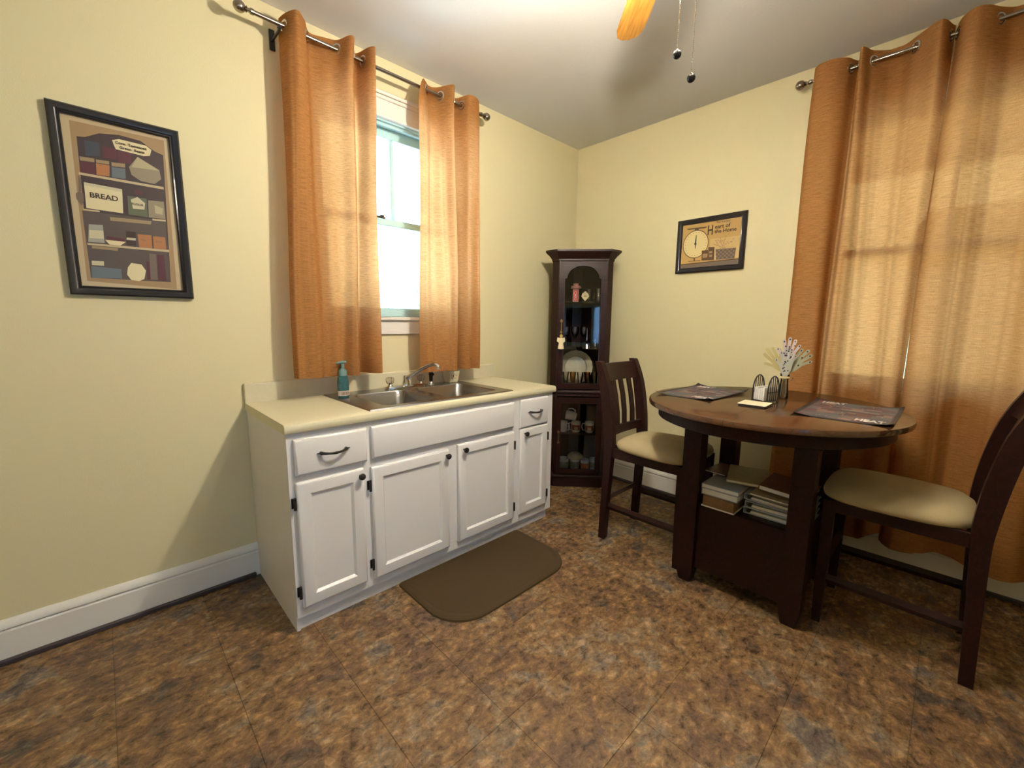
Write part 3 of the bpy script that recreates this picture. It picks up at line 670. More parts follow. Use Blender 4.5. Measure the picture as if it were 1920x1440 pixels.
D1 = {'inner':[(-3.085,2.002),(-3.062,2.006),(-3.021,2.031),(-2.962,2.042),(-2.898,2.038),(-2.856,2.009),(-2.829,2.001),(-2.847,1.477),(-3.095,1.477)],'back_panel':[(-3.096,1.731),(-2.844,1.733),(-2.847,1.477),(-3.095,1.477)],'cream_in':[(-3.1,2.055),(-2.822,2.061),(-2.828,1.448),(-3.107,1.464)],'bluejar':[(-3.065,1.994),(-3.024,1.995),(-3.025,1.946),(-3.066,1.938)],'redjar':[(-3.014,1.986),(-2.974,1.986),(-2.978,1.947),(-3.016,1.943)],'redjar2':[(-2.973,1.98),(-2.931,1.983),(-2.935,1.941),(-2.974,1.936)],'j1':[(-3.085,1.914),(-3.045,1.916),(-3.043,1.875),(-3.085,1.872)],'j1l':[(-3.084,1.931),(-3.043,1.933),(-3.044,1.919),(-3.084,1.916)],'j2':[(-3.04,1.917),(-3.001,1.918),(-3.005,1.876),(-3.042,1.874)],'j2l':[(-3.039,1.931),(-3.001,1.934),(-3.002,1.921),(-3.039,1.919)],'j3':[(-2.996,1.914),(-2.955,1.917),(-2.957,1.877),(-2.998,1.875)],'j3l':[(-2.995,1.932),(-2.954,1.936),(-2.955,1.921),(-2.995,1.917)],'label':[(-2.985,2.017),(-2.964,2.026),(-2.882,2.024),(-2.866,2.012),(-2.873,1.987),(-2.893,1.981),(-2.977,1.985),(-2.982,2.001)],'sack':[(-2.913,1.973),(-2.847,1.938),(-2.844,1.902),(-2.867,1.878),(-2.911,1.88),(-2.938,1.898),(-2.943,1.927)],'sackf':[(-2.913,1.973),(-2.848,1.935),(-2.936,1.928)],'sh1':[(-3.092,1.872),(-2.839,1.872),(-2.838,1.862),(-3.092,1.863)],'sh2':[(-3.092,1.738),(-3.046,1.739),(-3.046,1.733),(-3.091,1.732)],'sh3':[(-2.887,1.736),(-2.843,1.738),(-2.843,1.731),(-2.887,1.729)],'sh4':[(-3.093,1.61),(-2.842,1.614),(-2.842,1.604),(-3.093,1.603)],'bread':[(-3.081,1.835),(-2.972,1.832),(-2.977,1.741),(-3.083,1.742)],'breadlid':[(-3.081,1.838),(-2.972,1.835),(-2.973,1.824),(-3.081,1.827)],'tin':[(-2.958,1.813),(-2.899,1.813),(-2.9,1.739),(-2.961,1.74)],'tinlid':[(-2.934,1.841),(-2.91,1.841),(-2.91,1.825),(-2.934,1.825)],'tinlab':[(-2.949,1.8),(-2.927,1.814),(-2.905,1.794),(-2.909,1.768),(-2.945,1.765)],'box':[(-2.894,1.808),(-2.843,1.812),(-2.843,1.741),(-2.898,1.739)],'boxlab':[(-2.875,1.793),(-2.848,1.783),(-2.852,1.757),(-2.875,1.759)],'knife':[(-3.019,1.72),(-2.89,1.725),(-2.894,1.711),(-3.018,1.706)],'jar':[(-3.082,1.682),(-3.042,1.685),(-3.043,1.616),(-3.09,1.614)],'jarlab':[(-3.083,1.661),(-3.043,1.663),(-3.044,1.632),(-3.085,1.629)],'bowlp':[(-3.035,1.645),(-2.98,1.641),(-2.982,1.624),(-3.035,1.621)],'bowl':[(-3.041,1.629),(-2.979,1.629),(-2.997,1.612),(-3.029,1.612)],'blk':[(-2.975,1.672),(-2.945,1.673),(-2.948,1.617),(-2.978,1.616)],'blkl':[(-2.975,1.647),(-2.947,1.648),(-2.948,1.638),(-2.976,1.638)],'or1':[(-2.94,1.665),(-2.896,1.667),(-2.897,1.614),(-2.939,1.613)],'or2':[(-2.891,1.664),(-2.851,1.665),(-2.851,1.615),(-2.892,1.614)],'hook':[(-3.081,1.601),(-3.005,1.601),(-3.007,1.59),(-3.082,1.591)],'btin':[(-3.09,1.522),(-3.003,1.518),(-3.004,1.48),(-3.092,1.477)],'btinl':[(-3.087,1.543),(-3.052,1.544),(-3.053,1.527),(-3.088,1.526)],'pitch':[(-2.97,1.546),(-2.938,1.543),(-2.926,1.519),(-2.934,1.484),(-2.952,1.474),(-2.976,1.477),(-2.987,1.498),(-2.982,1.527)],'bk1':[(-2.909,1.591),(-2.887,1.59),(-2.89,1.484),(-2.914,1.483)],'bk2':[(-2.884,1.59),(-2.861,1.59),(-2.861,1.481),(-2.888,1.482)],'bk3':[(-2.922,1.558),(-2.912,1.557),(-2.914,1.483),(-2.924,1.483)],'heart':[(-3.107,1.791),(-3.098,1.799),(-3.086,1.796),(-3.087,1.767),(-3.095,1.749),(-3.107,1.772)],'hookm':[(-3.094,1.862),(-3.087,1.846),(-3.091,1.8),(-3.098,1.799)],'btxt':[(-3.06,1.795),(-2.989,1.795)],'ttxt':[(-2.979,2.01),(-2.881,2.011)]}
seq = [('cream_bg', 'light'), ('cream_in', 'wood'), ('inner', 'dark'), ('back_panel', 'grey'), ('bluejar', 'blue'), ('redjar', 'plum'), ('redjar2', 'plum'), ('j1', 'plum'), ('j2', 'orange'), ('j3', 'steelb'), ('j1l', 'tan'), ('j2l', 'tan'), ('j3l', 'tan'), ('sack', 'sack'), ('sackf', 'sackl'), ('label', 'bread'),
       ('sh1', 'light'), ('sh2', 'light'), ('sh3', 'light'), ('sh4', 'light'), ('bread', 'bread'), ('breadlid', 'pale'), ('tin', 'green'), ('tinlid', 'plum'), ('tinlab', 'pale'), ('box', 'sack'), ('boxlab', 'sackl'), ('knife', 'tan'), ('jar', 'glassg'), ('jarlab', 'pale'), ('bowlp', 'plum'), ('bowl', 'bread'), ('blk', 'ink'), ('blkl', 'pale'),
       ('or1', 'orange'), ('or2', 'orange'), ('hook', 'tan'), ('btin', 'steelb'), ('btinl', 'pale'), ('pitch', 'bread'), ('bk1', 'mid'), ('bk2', 'plum'), ('bk3', 'plum'), ('heart', 'mid'), ('hookm', 'mid')]
D1['cream_bg'] = [(-3.124, 2.075), (-2.806, 2.075), (-2.806, 1.442), (-3.124, 1.442)]
pr, cx, cz = lay(p1, [(D1[k], c) for k, c in seq], 'x', -.006)
Rx = Matrix.Rotation(PI/2, 4, 'X')
def tx1(s, size, x, zz, par, c='ink', bold=0): text(s, size, pc(c), 'lettering', par, Matrix.Translation((x-cx, -.0084, zz-cz)) @ Rx, bold=bold)
tx1('BREAD', .027, -3.070, 1.785, pr, bold=.0005); tx1('Corn  Tomatoes', .0140, -2.977, 2.006, pr, bold=.0003); tx1('Green  Beans', .0140, -2.966, 1.990, pr, bold=.0003)
tx1('FLOUR', .012, -2.948, 1.780, pr); tx1('TEA', .010, -2.932, 1.640, pr, 'mid'); tx1('RICE', .010, -2.884, 1.640, pr, 'mid')

p2, w_, h_ = picture('framed_kitchen_print', 'small black framed kitchen scale print on the wall above the table', 'y', -1.398, -.938, 1.685, 2.052, .034, .022)
D2 = {'bg':[(-0.97,2.021),(-1.366,2.014),(-1.371,1.71),(-0.968,1.72)],'shelf':[(-0.968,1.749),(-1.371,1.755),(-1.371,1.71),(-0.968,1.72)],'shelf_edge':[(-0.968,1.75),(-1.37,1.755),(-1.371,1.749),(-0.969,1.743)],'pan':[(-0.994,1.993),(-1.146,1.988),(-1.131,1.979),(-1.078,1.981),(-1.015,1.984)],'neck':[(-1.058,1.984),(-1.085,1.982),(-1.089,1.961),(-1.056,1.965)],'base':[(-1.026,1.767),(-1.113,1.765),(-1.113,1.76),(-1.027,1.763)],'post':[(-1.062,1.794),(-1.072,1.794),(-1.074,1.761),(-1.066,1.762)],'box1':[(-1.118,1.83),(-1.161,1.829),(-1.165,1.76),(-1.121,1.762)],'box1l':[(-1.125,1.807),(-1.159,1.806),(-1.159,1.779),(-1.126,1.779)],'box2':[(-1.162,1.848),(-1.203,1.845),(-1.206,1.758),(-1.165,1.76)],'box2a':[(-1.169,1.821),(-1.19,1.82),(-1.191,1.806),(-1.171,1.805)],'box2b':[(-1.171,1.797),(-1.192,1.796),(-1.191,1.78),(-1.173,1.78)],'basket':[(-1.211,1.829),(-1.343,1.824),(-1.338,1.756),(-1.219,1.758)],'hand':[(-1.07,1.941),(-1.074,1.94),(-1.075,1.891),(-1.072,1.847),(-1.069,1.849),(-1.065,1.889)],'hub':[(-1.06,1.882),(-1.069,1.892),(-1.079,1.881),(-1.07,1.869)],'c':[(-1.07,1.879),(-0.977,1.89),(-1.16,1.868),(-1.063,1.966),(-1.076,1.791)],'H':[(-1.151,1.996),(-1.186,1.992),(-1.187,1.926),(-1.154,1.928)],'t1':[(-1.198,2.007),(-1.31,1.995)],'t1b':[(-1.199,1.994)],'t2':[(-1.193,1.979),(-1.312,1.973),(-1.194,1.96)],'t3':[(-1.193,1.953),(-1.352,1.936),(-1.194,1.933)],'top':[(-1.253,1.916),(-1.268,1.825),(-1.205,1.883),(-1.354,1.878),(-1.357,1.832),(-1.223,1.84),(-1.314,1.908)]}
cc.update({'gold': (.52, .33, .11), 'gold2': (.60, .42, .17), 'dial': (.72, .60, .30), 'br': (.10, .05, .02)})
cen = (-1.070, 1.879)
circ = lambda r, cx_, cz_: [(cx_+r*math.cos(t)*.94, cz_+r*math.sin(t)) for t in [2*PI*i/28 for i in range(28)]]
D2['bg'] = [(-.966, 2.024), (-1.370, 2.024), (-1.370, 1.712), (-.966, 1.712)]
polys = [(D2['bg'], 'gold'), ([(-1.17, 1.90), (-1.37, 1.90), (-1.37, 1.76), (-1.17, 1.76)], 'gold2'), (D2['shelf'], 'mid'), (D2['shelf_edge'], 'br'), (D2['pan'], 'br'), (D2['neck'], 'grey'), (D2['post'], 'br'), (D2['base'], 'br'), (circ(.096, *cen), 'br'), (circ(.091, *cen), 'dial')]
for k in range(24):
    t = 2*PI*k/24; a, b = cen[0]+.078*math.cos(t)*.94, cen[1]+.078*math.sin(t); polys.append(([(a-.002, b-.002), (a+.002, b-.002), (a+.002, b+.002), (a-.002, b+.002)], 'br'))
polys += [(D2['hand'], 'ink'), (D2['hub'], 'ink'), (D2['box1'], 'br'), (D2['box1l'], 'wood'), (D2['box2'], 'br'), (D2['box2a'], 'tan'), (D2['box2b'], 'tan'), (D2['basket'], 'mid')]
for r_ in range(5):
    for q_ in range(9): a = -1.218-q_*.0135; b = 1.765+r_*.0125; polys.append(([(a, b), (a-.007, b), (a-.007, b+.005), (a, b+.005)], 'tan' if (r_+q_) % 2 else 'br'))
random.seed(3)
for k in range(9):
    x0 = -1.26+random.uniform(-.02, .02); ang = math.radians(150-k*15); l = random.uniform(.06, .10); prev = (x0, 1.826)
    for s in range(4):
        nx_ = (prev[0]-(l/4)*math.cos(ang), prev[1]+(l/4)*math.sin(ang)*.85); polys.append(([prev, (prev[0]-.002, prev[1]+.002), (nx_[0]-.002, nx_[1]+.002), nx_], 'wood')); ang += random.uniform(-.3, .3)
        if s > 1:
            polys.append(([(nx_[0]+.005, nx_[1]), (nx_[0], nx_[1]+.005), (nx_[0]-.005, nx_[1]), (nx_[0], nx_[1]-.004)], 'wood'))
        prev = nx_
pr2, cx, cz = lay(p2, polys, 'y', -.006)
Ry = Matrix.Rotation(-PI/2, 4, 'Z') @ Matrix.Rotation(PI/2, 4, 'X')
def tx2(s, size, y, zz, bold=0, nx=1): text(s, size, pc('ink'), 'lettering', pr2, Matrix.Translation((-.0134, y-cx, zz-cz)) @ Ry @ Matrix.Diagonal((nx, 1, 1, 1)), bold=bold)
tx2('The Kitchen', .018, -1.205, 1.998); tx2('H', .092, -1.148, 1.928, .0010, .62); tx2('eart of', .036, -1.198, 1.964, .0006); tx2('the Home', .034, -1.198, 1.934, .0006)

# ================================================================ CORNER CURIO CABINET
M0 = Vector((-.4175, -.42, 0)); CU = Vector((.6665, -.7456, 0)); CN = Vector((.7456, .6665, 0)); CA = math.atan2(-.7456, .6665)
cur = thing('corner_curio_cabinet', M0, 'tall dark cherry curio cabinet with arched glass door in the room corner', 'cabinet', CA)
def cw(u, n, z): return M0+CU*u+CN*n+Vector((0, 0, z))
PL = [(-.192, .02), (.178, .02), (.222, .062), (.03, .44), (-.06, .44), (-.238, .062)]
def offs(poly, d):
    n = len(poly); out = []
    for i in range(n):
        p0, p1, p2_ = Vector(poly[i-1]), Vector(poly[i]), Vector(poly[(i+1) % n])
        e1 = (p1-p0).normalized(); e2 = (p2_-p1).normalized(); n1 = Vector((e1.y, -e1.x)); n2 = Vector((e2.y, -e2.x))
        b = (n1+n2); b = b/(b.dot(n1)); out.append(tuple(p1+b*d))
    return out
def plate(z0, z1, d, name, mat, par=cur, bev=0):
    P_ = offs(PL, d); return MB().prism(P_, z0, z1).build(name, mat, par, smooth=0)
fd = [.018, .018, .018, 0, 0, 0]
def ploop(d, z):   # offset only towards the front
    P_ = offs(PL, d); return [(p[0], p[1], z) if i in (0, 1, 2, 5) else (PL[i][0], PL[i][1], z) for i, p in enumerate(P_)]
MB().loops([ploop(.012, 0), ploop(.012, .075), ploop(.018, .080), ploop(.018, .092), ploop(.004, .104), ploop(.0, .11)]).build('plinth', MT['cherry'], cur, smooth=25)
MB().loops([ploop(0, .742), ploop(.010, .747), ploop(.010, .752), ploop(.004, .758), ploop(.004, .765), ploop(.012, .772), ploop(.012, .782), ploop(.0, .800)]).build('waist_moulding', MT['cherry'], cur, smooth=25)
MB().loops([ploop(0, 1.782), ploop(.006, 1.79), ploop(.006, 1.80), ploop(.022, 1.824), ploop(.042, 1.846), ploop(.046, 1.852), ploop(.046, 1.866)]).build('cornice', MT['cherry'], cur, smooth=25)
for i, (pa, pb) in enumerate(zip(PL[1:], PL[2:]+PL[:1])):
    A_, B_ = Vector(pa), Vector(pb); e = (B_-A_).normalized(); nn = Vector((-e.y, e.x))
    q = [A_, B_, B_+nn*.012, A_+nn*.012]
    nm_ = 'side_panel' if i in (0, 4) else 'back_panel'
    MB().prism([tuple(v) for v in q], .10, 1.785).build(nm_, MT['cherry'], cur, smooth=0)
# corner stiles
for x0, x1 in ((-.192, -.180), (.168, .178)): MB().box((x0, .004, .11), (x1, .022, 1.785), .002).build('stile', MT['cherry'], cur)
def archpoly(u0, u1, z0, zs, ztop):
    c = (u0+u1)/2; w2 = (u1-u0)/2-.016; o = [(u0, z0), (u1, z0), (u1, zs), (c+w2, zs)]
    for k in range(1, 16): t = PI*k/16; o.append((c+w2*math.cos(t), zs+(ztop-zs)*math.sin(t)))
    return o+[(c-w2, zs), (u0, zs)]
ud = MB().holed([(-.180, .806), (.168, .806), (.168, 1.780), (-.180, 1.780)], archpoly(-.146, .130, .850, 1.655, 1.750), .002, .022).build('upper_door', MT['cherry'], cur, smooth=20)
b = MB(); ap = archpoly(-.146, .130, .850, 1.655, 1.750); b.tube([(a, .002, z) for a, z in ap]+[(ap[0][0], .002, ap[0][1])], .003, 6); b.build('bead', MT['shoe'], ud)
MB().box((-.150, .012, .845), (.135, .015, 1.755)).build('door_glass', MT['cglass'], ud, smooth=0)
ld = MB().holed([(-.180, .112), (.168, .112), (.168, .738), (-.180, .738)], [(-.146, .150), (.132, .150), (.132, .690), (-.146, .690)], .002, .022).build('lower_door', MT['cherry'], cur, smooth=20)
MB().box((-.150, .012, .146), (.136, .015, .694)).build('door_glass', MT['cglass'], ld, smooth=0)
def ohandle(z0, z1, par):
    zc = (z0+z1)/2; m = MB()
    for s in (-1, 1): m.prism([(-.163+dx, zc+s*((z1-z0)/2-.012)+dz) for dx, dz in ((-.007, -.012), (.007, -.012), (.010, 0), (0, .014*1), (-.010, 0))], -.001, .003, 'xz')
    m.tube([(-.163, 0, zc-.03), (-.163, -.012, zc-.026), (-.163, -.016, zc), (-.163, -.012, zc+.026), (-.163, 0, zc+.03)], .0035, 8)
    m.build('handle', MT['gold'], par)
ohandle(1.24, 1.35, ud); ohandle(.36, .47, ld)
SH = [(.112, 'wood'), (.430, 'wood'), (.815, 'wood'), (1.118, 'glass'), (1.478, 'glass')]
for z, k in SH:
    th = .012 if k == 'wood' else .006
    MB().prism(offs(PL, -.014), z, z+th).build('shelf', MT['cherry'] if k == 'wood' else MT['shelfglass'], cur, smooth=0)

# --- contents of the curio cabinet
def at(u, n, z): return cw(u, n, z)
def lath(name, mat, prof, par, n=24): return MB().lathe(prof, n=n).build(name, mat, par, smooth=45)
zs = 1.4845
j = thing('glass_canister', at(-.052, .13, zs), 'lidded glass canister with a red tag on the top cabinet shelf', 'jar', CA)
lath('jar_body', MT['clear'], [(.040, 0), (.048, .004), (.050, .02), (.050, .10), (.040, .115), (.036, .118), (.036, .135), (.033, .135), (.034, .117), (.046, .10), (.046, .010), (.02, .008)], j)
lath('sweets', col('sweets', (.40, .16, .12), .6, var=.5, vscale=80), [(.044, .102), (.038, .118), (.030, .132), (.02, .142), (.004, .146)], j)
tgp = MB().box((-.026, -.056, .0), (.018, -.053, .092), .001).build('red_tag', MT['red'], j)
fr_ = MB(); fr_.holed([(-.0245, .0015), (.0165, .0015), (.0165, .0905), (-.0245, .0905)], [(-.0225, .0035), (.0145, .0035), (.0145, .0885), (-.0225, .0885)], -.0568, -.0562, 'xz'); fr_.build('tag_border', MT['paper'], tgp)
sw = MB()
def swirl(cx_, cz_, r, a0, a1):
    return [(cx_+r*math.cos(math.radians(a0+(a1-a0)*k/10)), -.0575, cz_+r*math.sin(math.radians(a0+(a1-a0)*k/10))*1.3) for k in range(11)]
sw.tube(swirl(-.006, .066, .010, 60, 320), .0016, 5); sw.tube(swirl(-.004, .040, .009, -120, 200), .0016, 5); sw.tube([(.004, -.0575, .078), (-.004, -.0575, .052), (-.010, -.0575, .024)], .0016, 5); sw.tube(swirl(-.004, .022, .008, 90, 360), .0014, 5)
sw.build('script_lettering', MT['paper'], tgp)
j2 = thing('hanging_card', at(.018, .072, zs), 'small cream diamond shaped card beside the red tag on the top shelf', 'card', CA)
MB().prism([(0, .005), (.030, .040), (.022, .062), (0, .082), (-.024, .062), (-.030, .040)], 0, .003, 'xz').build('card', MT['cream'], j2)
MB().box((-.014, -.001, .038), (.014, -.0002, .041)).box((-.010, -.001, .046), (.010, -.0002, .049)).build('card_writing', col('ink', (.12, .06, .05)), j2)
def mugglass(u, n, label):
    g = thing('glass_mug', at(u, n, zs), label, 'glass', CA)
    lath('mug_body', MT['clear'], [(.024, 0), (.027, .004), (.029, .10), (.0275, .10), (.0255, .012), (.005, .010)], g)
    MB().tube([(.027, 0, .082), (.042, 0, .078), (.048, 0, .055), (.042, 0, .032), (.027, 0, .026)], .004, 8).build('handle', MT['clear'], g); return g
mugglass(.050, .125, 'clear glass mug next to the cream card on the top shelf'); mugglass(.118, .070, 'clear glass mug at the right end of the top shelf')
zs = 1.1245
def stem(u, n, label):
    g = thing('wine_glass', at(u, n, zs), label, 'glass', CA, 'stemmed glasses on the middle glass shelf')
    lath('goblet', MT['clear'], [(.030, 0), (.030, .002), (.006, .008), (.004, .07), (.012, .082), (.028, .105), (.033, .135), (.030, .165), (.0285, .165), (.031, .135), (.026, .108), (.004, .088)], g); return g
stem(-.115, .16, 'stemmed glass at the left of the middle cabinet shelf'); stem(-.045, .17, 'stemmed glass in the middle of the middle cabinet shelf'); stem(.03, .19, 'stemmed glass just behind the silver bell on the middle shelf')
g = thing('silver_bell', at(.044, .09, zs), 'silver dinner bell with a tall pointed handle on the middle cabinet shelf', 'bell', CA)
lath('bell_body', MT['silver'], [(.036, 0), (.034, .006), (.026, .028), (.021, .045), (.012, .056), (.006, .060)], g)
lath('bell_handle', MT['silver'], [(.006, .058), (.009, .070), (.005, .082), (.008, .092), (.005, .104), (.002, .150), (.0005, .160)], g, 14)
g = thing('figurine', at(.110, .075, zs), 'small silver figurine beside the bell on the middle cabinet shelf', 'figurine', CA)
lath('figure_base', MT['silver'], [(.022, 0), (.020, .008), (.010, .014), (.012, .035), (.008, .048)], g, 16); lath('figure_head', MT['silver'], [(.004, .046), (.013, .055), (.014, .066), (.009, .076), (.001, .079)], g, 16)
zs = .8275
g = thing('glass_platter', at(-.03, .17, zs), 'large round cut glass platter leaning at the back of the lower shelf behind the goblets', 'plate', CA)
R = []; 
for r_, h_ in ((.02, .004), (.085, .004), (.095, -.004), (.130, -.016), (.136, -.018), (.136, -.014), (.130, -.011), (.095, .001), (.08, .009), (.02, .009)):
    R.append([((r_*(1+.012*math.cos(20*a)) if r_ > .09 else r_)*math.cos(a), h_, .136+(r_*(1+.012*math.cos(20*a)) if r_ > .09 else r_)*math.sin(a)) for a in [2*PI*i/60 for i in range(60)]])
MB().loops(R).xf(Matrix.Rotation(-.12, 4, 'X')).build('platter', plain('cut_glass', (.75, .72, .55), .2, metal=.35, bump=1.0, bscale=50), g)
for k, (u, n, mt_, lb_) in enumerate(((-.114, .080, 'clear', 'clear footed tumbler at the left in front of the platter'), (-.058, .075, 'amber', 'amber footed tumbler second from the left in front of the platter'), (-.001, .075, 'clear', 'clear footed tumbler in the middle in front of the platter'), (.055, .085, 'amber', 'amber footed tumbler right of the middle in front of the platter'), (.112, .070, 'clear', 'clear footed tumbler at the right end in front of the platter'))):
    g = thing('tumbler', at(u, n, zs), lb_, 'glass', CA)
    MB().lathe([(.020, 0), (.021, .003), (.013, .010), (.020, .05), (.027, .105), (.0255, .105), (.018, .05), (.008, .02)], n=20).build('tumbler_bowl', MT[mt_], g, smooth=45)
# mugs
def mug(u, n, z, rz, c1, c2, label, r=.037, h=.085, tilt=0, patt=True, wrap=False):
    g = thing('mug', at(u, n, z), label, 'mug', CA+rz)
    lath('mug_body', MT['white'], [(r*.80, 0), (r*.86, .003), (r*.96, h*.3), (r, h*.8), (r*1.03, h), (r*.97, h), (r*.92, h*.8), (r*.8, .01), (.004, .008)], g)
    MB().tube([(-r*.95, 0, h*.82), (-r*1.45, 0, h*.85), (-r*1.62, 0, h*.5), (-r*1.35, 0, h*.2), (-r*.92, 0, h*.18)], .0048, 8).build('handle', MT['white'], g)
    if patt:
        arc = [math.radians(a) for a in (range(-20, 201, 10) if wrap else range(-150, -29, 10))]
        if wrap: arc = [math.radians(a) for a in range(-110, 111, 10)]
        m = MB().loops([[(rr*math.cos(t), rr*math.sin(t), zz) for t in arc] for rr, zz in ((r*.965, h*.22), (r*1.008, h*.72))], close=False, cap0=False, cap1=False); m.build('mug_print', c1, g)
        arc2 = [math.radians(a) for a in (range(-40, 1, 8) if wrap else range(-115, -69, 9))]
        m = MB().loops([[(rr*math.cos(t), rr*math.sin(t), zz) for t in arc2] for rr, zz in ((r*.985, h*.26), (r*1.018, h*.55))], close=False, cap0=False, cap1=False); m.build('mug_motif', c2, g)
    if tilt: g.rotation_euler = (0, tilt, CA+rz)
    return g
cr, cg, co, cw_ = col('mugred', (.30, .035, .02), var=.5, vscale=40), col('muggreen', (.26, .31, .20), var=.4, vscale=40), col('mugorange', (.55, .16, .03), var=.4, vscale=40), col('mugtan', (.50, .42, .28), var=.4, vscale=60)
zs = .4425
mug(-.125, .085, zs, 2.6, cr, cw_, 'white mug with red print at the left of the middle lower shelf')
mug(-.020, .085, zs, 0, cr, cw_, 'white mug with red and black print under the tipped mug')
mug(.086, .078, zs, 0, cr, cw_, 'white mug with red print at the right of the middle lower shelf')
g = mug(.02, .10, zs+.1285, 2.9, cr, cw_, 'white mug lying on its side on top of the mug row'); g.rotation_euler = (0, 1.38, CA+PI); g.location = at(-.02, .095, zs+.122)
zs = .1245
for u, n_, c1, lb_, r_, h_ in ((-.112, .085, cg, 'white mug with green print at the left of the bottom cabinet shelf', .042, .095), (-.020, .098, cg, 'white mug with grey green print in the middle of the bottom cabinet shelf', .042, .095),
                               (.060, .070, co, 'white mug with bright orange print on the bottom cabinet shelf', .036, .090), (.134, .092, cg, 'white mug at the right end of the bottom cabinet shelf', .034, .095)):
    g = mug(u, n_, zs, -PI/2, c1, c1, lb_, r_, h_, wrap=True)      # handles towards the back
bw = thing('bowl', at(-.018, .10, zs+.0955), 'wide cream bowl stacked upside down on the middle bottom shelf mug', 'bowl', CA)
lath('bowl_shell', MT['cream'], [(.066, 0), (.068, .003), (.060, .020), (.042, .036), (.02, .040), (.018, .036), (.040, .031), (.056, .016), (.062, 0)], bw, 28)
# angel ornament on the upper handle
g = thing('angel_ornament', at(-.163, -.012, 1.235), 'cream angel ornament hanging from the cabinet door handle', 'ornament', CA)
MB().tube([(0, .004, .035), (0, 0, .012), (0, 0, 0)], .0012, 6).build('loop', MT['gold'], g)
oc = plain('ornament_cream', (.80, .68, .42), .5, bump=.5, bscale=150)
MB().lathe([(.002, -.118), (.024, -.112), (.020, -.09), (.014, -.055), (.009, -.035), (.004, -.03)], n=16).build('gown', oc, g)
MB().lathe([(.001, -.032), (.010, -.026), (.012, -.016), (.009, -.006), (.001, -.001)], n=14).build('angel_head', plain('ornament_gold', (.62, .42, .14), .5), g)
for s in (-1, 1): MB().loops([[(s*.006, .002, -.030), (s*.028, .006, -.026), (s*.032, .006, -.055), (s*.012, .002, -.072)], [(s*.006, -.004, -.030), (s*.028, 0, -.026), (s*.032, 0, -.055), (s*.012, -.004, -.072)]]).build('wing', oc, g)

# ================================================================ TABLE
TC = Vector((-.747, -1.797, 0)); TZ = .94
tb = thing('counter_height_table', TC, 'round dark wood counter height table with storage shelf in front of the amber curtains', 'table')
A_, B_ = .566, .545
def el(d, z, n=72, half=0):
    if half == 0: return [((A_-d)*math.cos(2*PI*i/n), (B_-d)*math.sin(2*PI*i/n), z) for i in range(n)]
    g_ = .0006*half
    return [((A_-d)*math.cos(PI*i/(n//2)), half*(B_-d)*math.sin(PI*i/(n//2))+g_, z) for i in range(n//2+1)]
for s in (1, -1):
    MB().loops([el(.010, TZ-.030, half=s), el(.002, TZ-.026, half=s), el(0, TZ-.014, half=s), el(.003, TZ-.004, half=s), el(.010, TZ, half=s)]).build('tabletop_half', MT['tabletop'], tb, smooth=40)
MB().loops([el(.058, TZ-.090), el(.050, TZ-.086), el(.050, TZ-.040), el(.044, TZ-.030), el(.075, TZ-.030), el(.075, TZ-.090), el(.058, TZ-.090)], cap0=False, cap1=False).build('apron', MT['espresso'], tb, smooth=40)
LX0, LX1, LY0, LY1 = -1.032, -.445, -2.078, -1.527
def Tt(mb): return mb.xf(Matrix.Translation(-TC))
for x in (LX0, LX1-.084):
    for y in (LY0, LY1-.084):
        lg = MB(); a, b_, q = x, y, .084
        R = [[(a+i, b_+i, z), (a+q-i, b_+i, z), (a+q-i, b_+q-i, z), (a+i, b_+q-i, z)] for i, z in ((.016, 0), (.012, .012), (.002, .075), (0, .085), (0, TZ-.125), (.0, TZ-.120))]
        Tt(lg.loops(R)).build('leg', MT['espresso'], tb, smooth=20)
        Tt(MB().box((a-.014, b_-.014, TZ-.119), (a+q+.014, b_+q+.014, TZ-.100), .003)).build('corner_block', MT['espresso'], tb)
Tt(MB().box((LX0+.02, LY0+.02, TZ-.100), (LX1-.02, LY1-.02, TZ-.030))).build('top_frame', MT['espresso'], tb, smooth=0)
Tt(MB().box((LX0+.028, LY0+.084, .085), (LX0+.046, LY1-.084, .425), .002)).build('side_board', MT['espresso'], tb)
Tt(MB().box((LX1-.046, LY0+.084, .085), (LX1-.028, LY1-.084, .425), .002)).build('side_board', MT['espresso'], tb)
Tt(MB().box((LX0+.084, LY0+.028, .085), (LX1-.084, LY0+.046, .425), .002)).build('side_board', MT['espresso'], tb)
Tt(MB().box((LX0+.084, LY1-.046, .085), (LX1-.084, LY1-.028, .425), .002)).build('side_board', MT['espresso'], tb)
Tt(MB().box((LX0+.047, LY0+.047, .100), (LX1-.047, LY1-.047, .115))).build('bottom_board', MT['espresso'], tb, smooth=0)
Tt(MB().box((LX0+.047, LY0+.047, .405), (LX1-.047, LY1-.047, .428))).build('shelf', MT['espresso'], tb, smooth=0)

